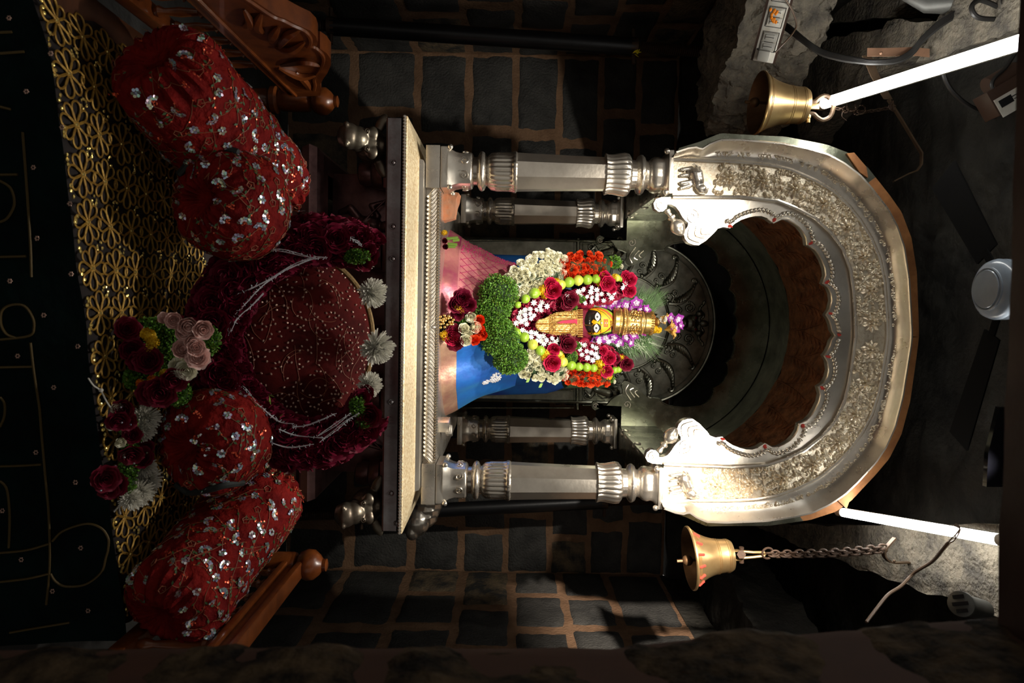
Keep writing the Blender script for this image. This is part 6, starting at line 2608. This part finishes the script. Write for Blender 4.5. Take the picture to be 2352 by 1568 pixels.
solo('lamp_wire', mb, CABLEB, 'brown twisted wire running down from the right tube lamp', 'wire', wire[-1])
# ================================================================== SOCKET BOARD
pw = thing('socket_board', 'white socket board with orange powder stains on the stone beam', 'socket board', W(1760, 140, 3.18))
a_, b_ = W(1752, 142, 3.18), W(1802, -40, 3.02)
d = (b_-a_).normalized()
nrm = (CAM-a_).normalized()
nrm = (nrm-d*nrm.dot(d)).normalized()
sd_ = d.cross(nrm).normalized()
rotm = Matrix((d, sd_, nrm)).transposed()
Lb = (b_-a_).length
SB = lambda x, y, z: a_+d*x+sd_*y+nrm*z
mb = MB()
mb.box(SB(Lb/2, 0, -.02), (Lb, .088, .05), rotm, bev=.004)
part('face_plate', mb, PLAST, pw)
mb = MB()
mb.box(SB(Lb/2, -.0475, -.022), (Lb, .012, .05), rotm)
mb.box(SB(Lb/2, .0475, -.022), (Lb, .012, .05), rotm)
part('brown_side', mb, PLASTB, pw)
flip = 1 if (SB(0, .04, 0)-SB(0, -.04, 0)).dot(EU) > 0 else -1
for k in range(3):
    x = .085+k*.10
    mb = MB()
    for o in (-.019, .019):
        mb.box(SB(x+o, .002*flip, .006), (.034, .058, .010), rotm, bev=.002)
        mb.box(SB(x+o, .002*flip, .010), (.022, .040, .008), rotm, bev=.003)
    so = part('socket', mb, PLASTD if k != 1 else PLAST, pw)
    mb = MB()
    pts = [SB(x+e*.040, f*.034+.002*flip, .0055) for e, f in ((-1, -1), (1, -1), (1, 1), (-1, 1))]
    mb.tube(pts, .0018, 4, True)
    for e in (-1, 0, 1):
        mb.tube([SB(x+e*.019, -.018, .0145), SB(x+e*.019, .020, .0145)], .0012, 4)
    part('dark_gap', mb, DARKP, so)
mb = MB()
for k in range(12):
    mb.ell(SB(.185+R(-.02, .035), R(-.03, .01), .0150), (.008, .006, .0015), rotm, 7, 4)
part('powder_stain', mb, P_ORM if False else C_ORM, pw, 'orange powder smears')
mb = MB()
for x in (.05, .27):
    for y in (-.036, .036):
        mb.ell(SB(x, y, .006), (.004, .004, .003), rotm, 8, 5)
part('screw', mb, DARKP, pw)
mb = MB()
q = SB(.028, -.004*flip, .018)
mb.box(q, (.046, .052, .034), rotm, bev=.010)
solo('power_plug', mb, PLASTD, 'grey plug in the lowest socket of the socket board', 'plug', q)
mb = MB()
mb.tube(spline([W(1780, 121, 3.12), W(1800, 100, 3.10), W(1822, 75, 3.10), W(1829, 55, 3.10), W(1820, 25, 3.06), W(1802, -5, 3.0)], 6), .0035, 7)
solo('plug_cord', mb, CABLEB, 'thin cord looping from the grey plug to the upper frame edge', 'cord', W(1780, 121, 3.12))
mb = MB()
for o in range(4):
    mb.tube(spline([W(1785, 45+o*3, 3.22), W(1812, 60+o*4, 3.16), W(1850, 92+o*3, 3.10), W(1885, 115+o*3, 3.08), W(1930, 128+o*3, 3.04), W(1975, 136+o*2.5, 3.0), W(2010, 140+o*2, 2.97), W(2060, 135+o*2.5, 2.93), W(2095, 115+o*3, 2.9), W(2120, 85+o*3, 2.86), W(2165, 45+o*4, 2.8), W(2215, 18+o*3, 2.76), W(2290, -20, 2.7)], 6), .0075, 7)
solo('cable_bundle', mb, CABLE, 'bundle of black cables sagging from the socket board across the pale slab', 'cable', W(2010, 140, 2.97))
mb = MB()
cl = [(2352, 35), (2320, 43), (2260, 43), (2238, 34), (2232, 15), (2245, 2), (2262, 3), (2300, 20), (2330, 42), (2352, 55)]
mb.tube(spline([W(u, v, 2.55) for u, v in cl], 6), .009, 8)
cl = [(2352, -8), (2310, -5), (2306, 12), (2318, 30), (2340, 38), (2360, 40)]
mb.tube(spline([W(u, v, 2.52) for u, v in cl], 6), .009, 8)
solo('cable_coil', mb, CABLE, 'looped black cable at the upper right corner of the photo', 'cable', W(2300, 20, 2.55))
mb = MB()
cl = [(2176, 150), (2168, 170), (2180, 200), (2205, 228), (2235, 248), (2270, 262), (2310, 280), (2360, 296)]
mb.tube(spline([W(u, v, 2.75) for u, v in cl], 6), .009, 8)
cl = [(2344, 102), (2330, 125), (2310, 155), (2288, 175), (2278, 192), (2282, 208), (2292, 216)]
mb.tube(spline([W(u, v, 2.6) for u, v in cl], 6), .007, 8)
solo('lamp_cable', mb, CABLE, 'dark cable looping under the left tube lamp to the control box', 'cable', W(2200, 225, 2.75))
# ---- control box with a printed label
cb_ = thing('control_box', 'brown box with white printed label at the right frame edge below the left tube', 'box', W(2320, 225, 2.6))
q0 = W(2318, 232, 2.6)
rot = M3 @ Matrix.Rotation(.52, 3, 'Z')
CBX = lambda x, y, z: q0+rot @ V((x, y, z))
mb = MB()
mb.box(CBX(0.01, .02, -.03), (.15, .10, .08), rot, bev=.004)
mb.tube([CBX(-.02, .085, -.03), CBX(.10, .085, -.03)], .034, 16)
part('housing', mb, PLASTB, cb_)
mb = MB()
mb.box(CBX(.012, -.005, .0115), (.140, .072, .003), rot)
lb_ = part('label', mb, PLAST, cb_)
mb = MB()
mb.box(CBX(-.020, .006, .0138), (.052, .028, .0014), rot)
for k in range(5):
    mb.box(CBX(.025+.003*k, .010-.011*k, .0138), (.040-.004*k, .0035, .0014), rot)
mb.box(CBX(.045, .022, .0138), (.006, .008, .0014), rot)
part('printed_marks', mb, DARKP, lb_)
# ================================================================== CEILING FAN
fan_ = thing('ceiling_fan', 'ceiling fan with white hub and dark grey blades behind the lintel', 'fan', W(2330, 668, 2.35))
hub = W(2272, 664, 2.30)
ax = V((0, 0, 1))
FT = Matrix.Translation(hub)
mb = MB()
mb.lathe([(.002, -.016), (.062, -.014), (.066, -.008), (.080, -.004), (.094, .006), (.101, .022), (.101, .030), (.098, .036), (.101, .042), (.100, .075), (.090, .088), (.05, .092), (.02, .094), (.02, .30)], 48, FT)
mb.tube([hub+V((.070*math.cos(2*PI*k/40), .070*math.sin(2*PI*k/40), -.008)) for k in range(40)], .004, 6, True)
part('hub', mb, FROST, fan_, 'frosted white fan hub')
for k in range(3):
    w = .35+2*PI*k/3
    d = V((math.cos(w), math.sin(w), 0))
    n = V((-d.y, d.x, .12))
    mb = MB()
    mb.grid(lambda a, b: hub+V((0, 0, .055))+d*(.16+.42*a)+n*((2*b-1)*(.05+.018*a)), 10, 4)
    mb.grid(lambda a, b: hub+V((0, 0, .060))+d*(.16+.42*a)+n*((2*b-1)*(.05+.018*a)), 10, 4)
    mb.box(hub+V((0, 0, .056))+d*.13, (.10, .03, .006), Matrix.Rotation(w, 3, 'Z'))
    part('blade', mb, FANM, fan_)
mb = MB()
pl_ = [W(2266, 1118, 2.3), W(2270, 1040, 2.3), W(2296, 935, 2.3), W(2312, 935, 2.3), W(2306, 1118, 2.3)]
mb.prism(pl_, V((0, .02, 0)))
solo('gloss_panel', mb, GLOSSB, 'dark glossy panel edge reflecting the lamp beside the lintel', 'panel', pl_[0])
# dark ribbed stone finial hanging above the arch
mb = MB()
q = W(2155, 808, 3.35)
MF = Matrix.Translation((q.x, q.y, q.z-.10))
mb.lathe([(.02, -.06), (.05, -.02), (.055, 0), (.05, .01), (.065, .02), (.068, .03), (.06, .04), (.085, .06), (.115, .10), (.12, .13), (.10, .17), (.05, .19), (.05, .5)], 72, MF, mod=lambda w, i, z: 1+(.05*abs(math.sin(w*10)) if z > .05 else .02*math.sin(w*20)))
solo('ribbed_finial', mb, ROUGHD, 'dark ribbed stone pendant above the arch crown', 'finial', q)
# ================================================================== PIPES
pp = thing('prop_pipe', 'black prop pipe with threaded ends in the left back corner', 'pipe', W(540, 46, 4.0))


def prop(root, a, b, r, t0, t1, rt, knob, cross):
    a, b = V(a), V(b)
    d = (b-a).normalized()
    mb = MB()
    mb.tube([a, b], r, 20)
    part('tube', mb, IRON, root)
    for p, q in ((a, t0), (b, t1)):
        q = V(q)
        mb = MB()
        n = int((q-p).length/.012)
        pts, rs = [], []
        for k in range(n*2+1):
            pts.append(p.lerp(q, k/(n*2)))
            rs.append(rt if k % 2 else rt*.82)
        mb.tube(pts, rs, 14)
        part('threaded_rod', mb, RUST, root)
        mb = MB()
        mb.tube([p-d*.02, p+d*.02], r*1.02, 12)
        s = cross
        mb.tube([p-s*.10, p+s*.10], .012, 8)
        part('turning_handle', mb, RUST, root)


prop(pp, W(760, 60, 4.0), W(1455, 107, 4.1), .050, W(540, 46, 4.0), W(1650, 122, 4.1), .032, 0, EV)
mb = MB()
for k in range(8):
    p = W(1462+R(-3, 6), 124+R(-8, 8), 4.03)
    dd = V((R(-1, 1), R(-.5, .5), R(-1, 1))).normalized()*.02
    mb.add([p-dd, p+V((.004, 0, .002)), p+dd, p-V((.004, 0, .002))], [(0, 1, 2, 3)])
part('yellow_tinsel_tuft', mb, YFOIL, pp, 'scrap of yellow foil on the handle')
pp2 = thing('prop_pipe', 'black prop pipe with threaded ends behind the right columns', 'pipe', W(614, 1185, 4.6))
prop(pp2, W(830, 1180, 4.6), W(1388, 1152, 4.6), .047, W(614, 1185, 4.6), W(1515, 1146, 4.6), .034, 0, EV)
# round drain or speaker by the jamb
vt = thing('vent_pipe', 'grey round vent pipe with slotted cover beside the right jamb', 'vent pipe', W(2225, 1395, 2.2))
a_, b_ = W(2206, 1386, 2.2), W(2278, 1406, 2.36)
d = (b_-a_).normalized()
MV = Matrix.Translation(a_) @ d.to_track_quat('Z', 'Y').to_matrix().to_4x4()
mb = MB()
mb.lathe([(.036, 0), (.040, .003), (.040, .02), (.034, .028), (.034, .20)], 32, MV)
part('pipe_body', mb, GREYM, vt)
mb = MB()
for k, wdt in ((-.022, .024), (0, .034), (.022, .024)):
    mb.box(MV @ V((k, 0, -.0015)), (.011, wdt*1.4, .004), MV.to_3x3())
part('slot', mb, DARKP, vt)
mb = MB()
mb.tube([W(2080, -30, 2.9), W(2135, 3, 2.85), W(2215, 6, 2.8), W(2240, -20, 2.75)], .045, 16)
solo('conduit_pipe', mb, GREYM, 'grey metal conduit at the top frame edge above the cables', 'conduit', W(2135, 3, 2.85))

# ================================================================== LIGHT


def spot(name, loc, aim, power, angle, blend, col, rad):
    l = bpy.data.lights.new(name, 'SPOT')
    l.energy = power
    l.color = col
    l.spot_size = math.radians(angle)
    l.spot_blend = blend
    l.shadow_soft_size = rad
    o = bpy.data.objects.new(name, l)
    C.objects.link(o)
    o.location = loc
    o.rotation_euler = (V(aim)-V(loc)).to_track_quat('-Z', 'Y').to_euler()
    return o


SUNC = (1, .93, .82)
spot('flood_lamp_left', (-.72, 1.4, 2.75), (.15, 3.3, 2.0), 190, 44, .9, SUNC, .04)
spot('flood_lamp_right', (.92, 1.4, 2.75), (.05, 3.3, 2.0), 200, 44, .9, SUNC, .04)
spot('ledge_fill_left', (-.30, 2.2, 3.34), (-.30, 2.84, 1.2), 150, 38, .8, (1, .95, .86), .04)  # unseen spot added to brighten the ledge and frieze from above
spot('ledge_fill_right', (.50, 2.2, 3.34), (.50, 2.84, 1.2), 150, 38, .8, (1, .95, .86), .04)  # second added spot, for the right half of the ledge
spot('bed_fill', (.10, 2.15, 3.36), (.10, 2.5, .6), 80, 78, .9, (1, .93, .84), .04)  # unseen overhead fill added to lift the bolsters and bed
spot('wall_patch_fill', (-.80, .3, 2.6), (1.91, 3.85, 2.20), 1900, 19, .5, (1, .88, .76), .05)  # unseen spot added only for the lit patch on the right wall
w = bpy.data.worlds.new('world')
S.world = w
w.use_nodes = True
w.node_tree.nodes['Background'].inputs[0].default_value = (1, .93, .84, 1)
w.node_tree.nodes['Background'].inputs[1].default_value = .19
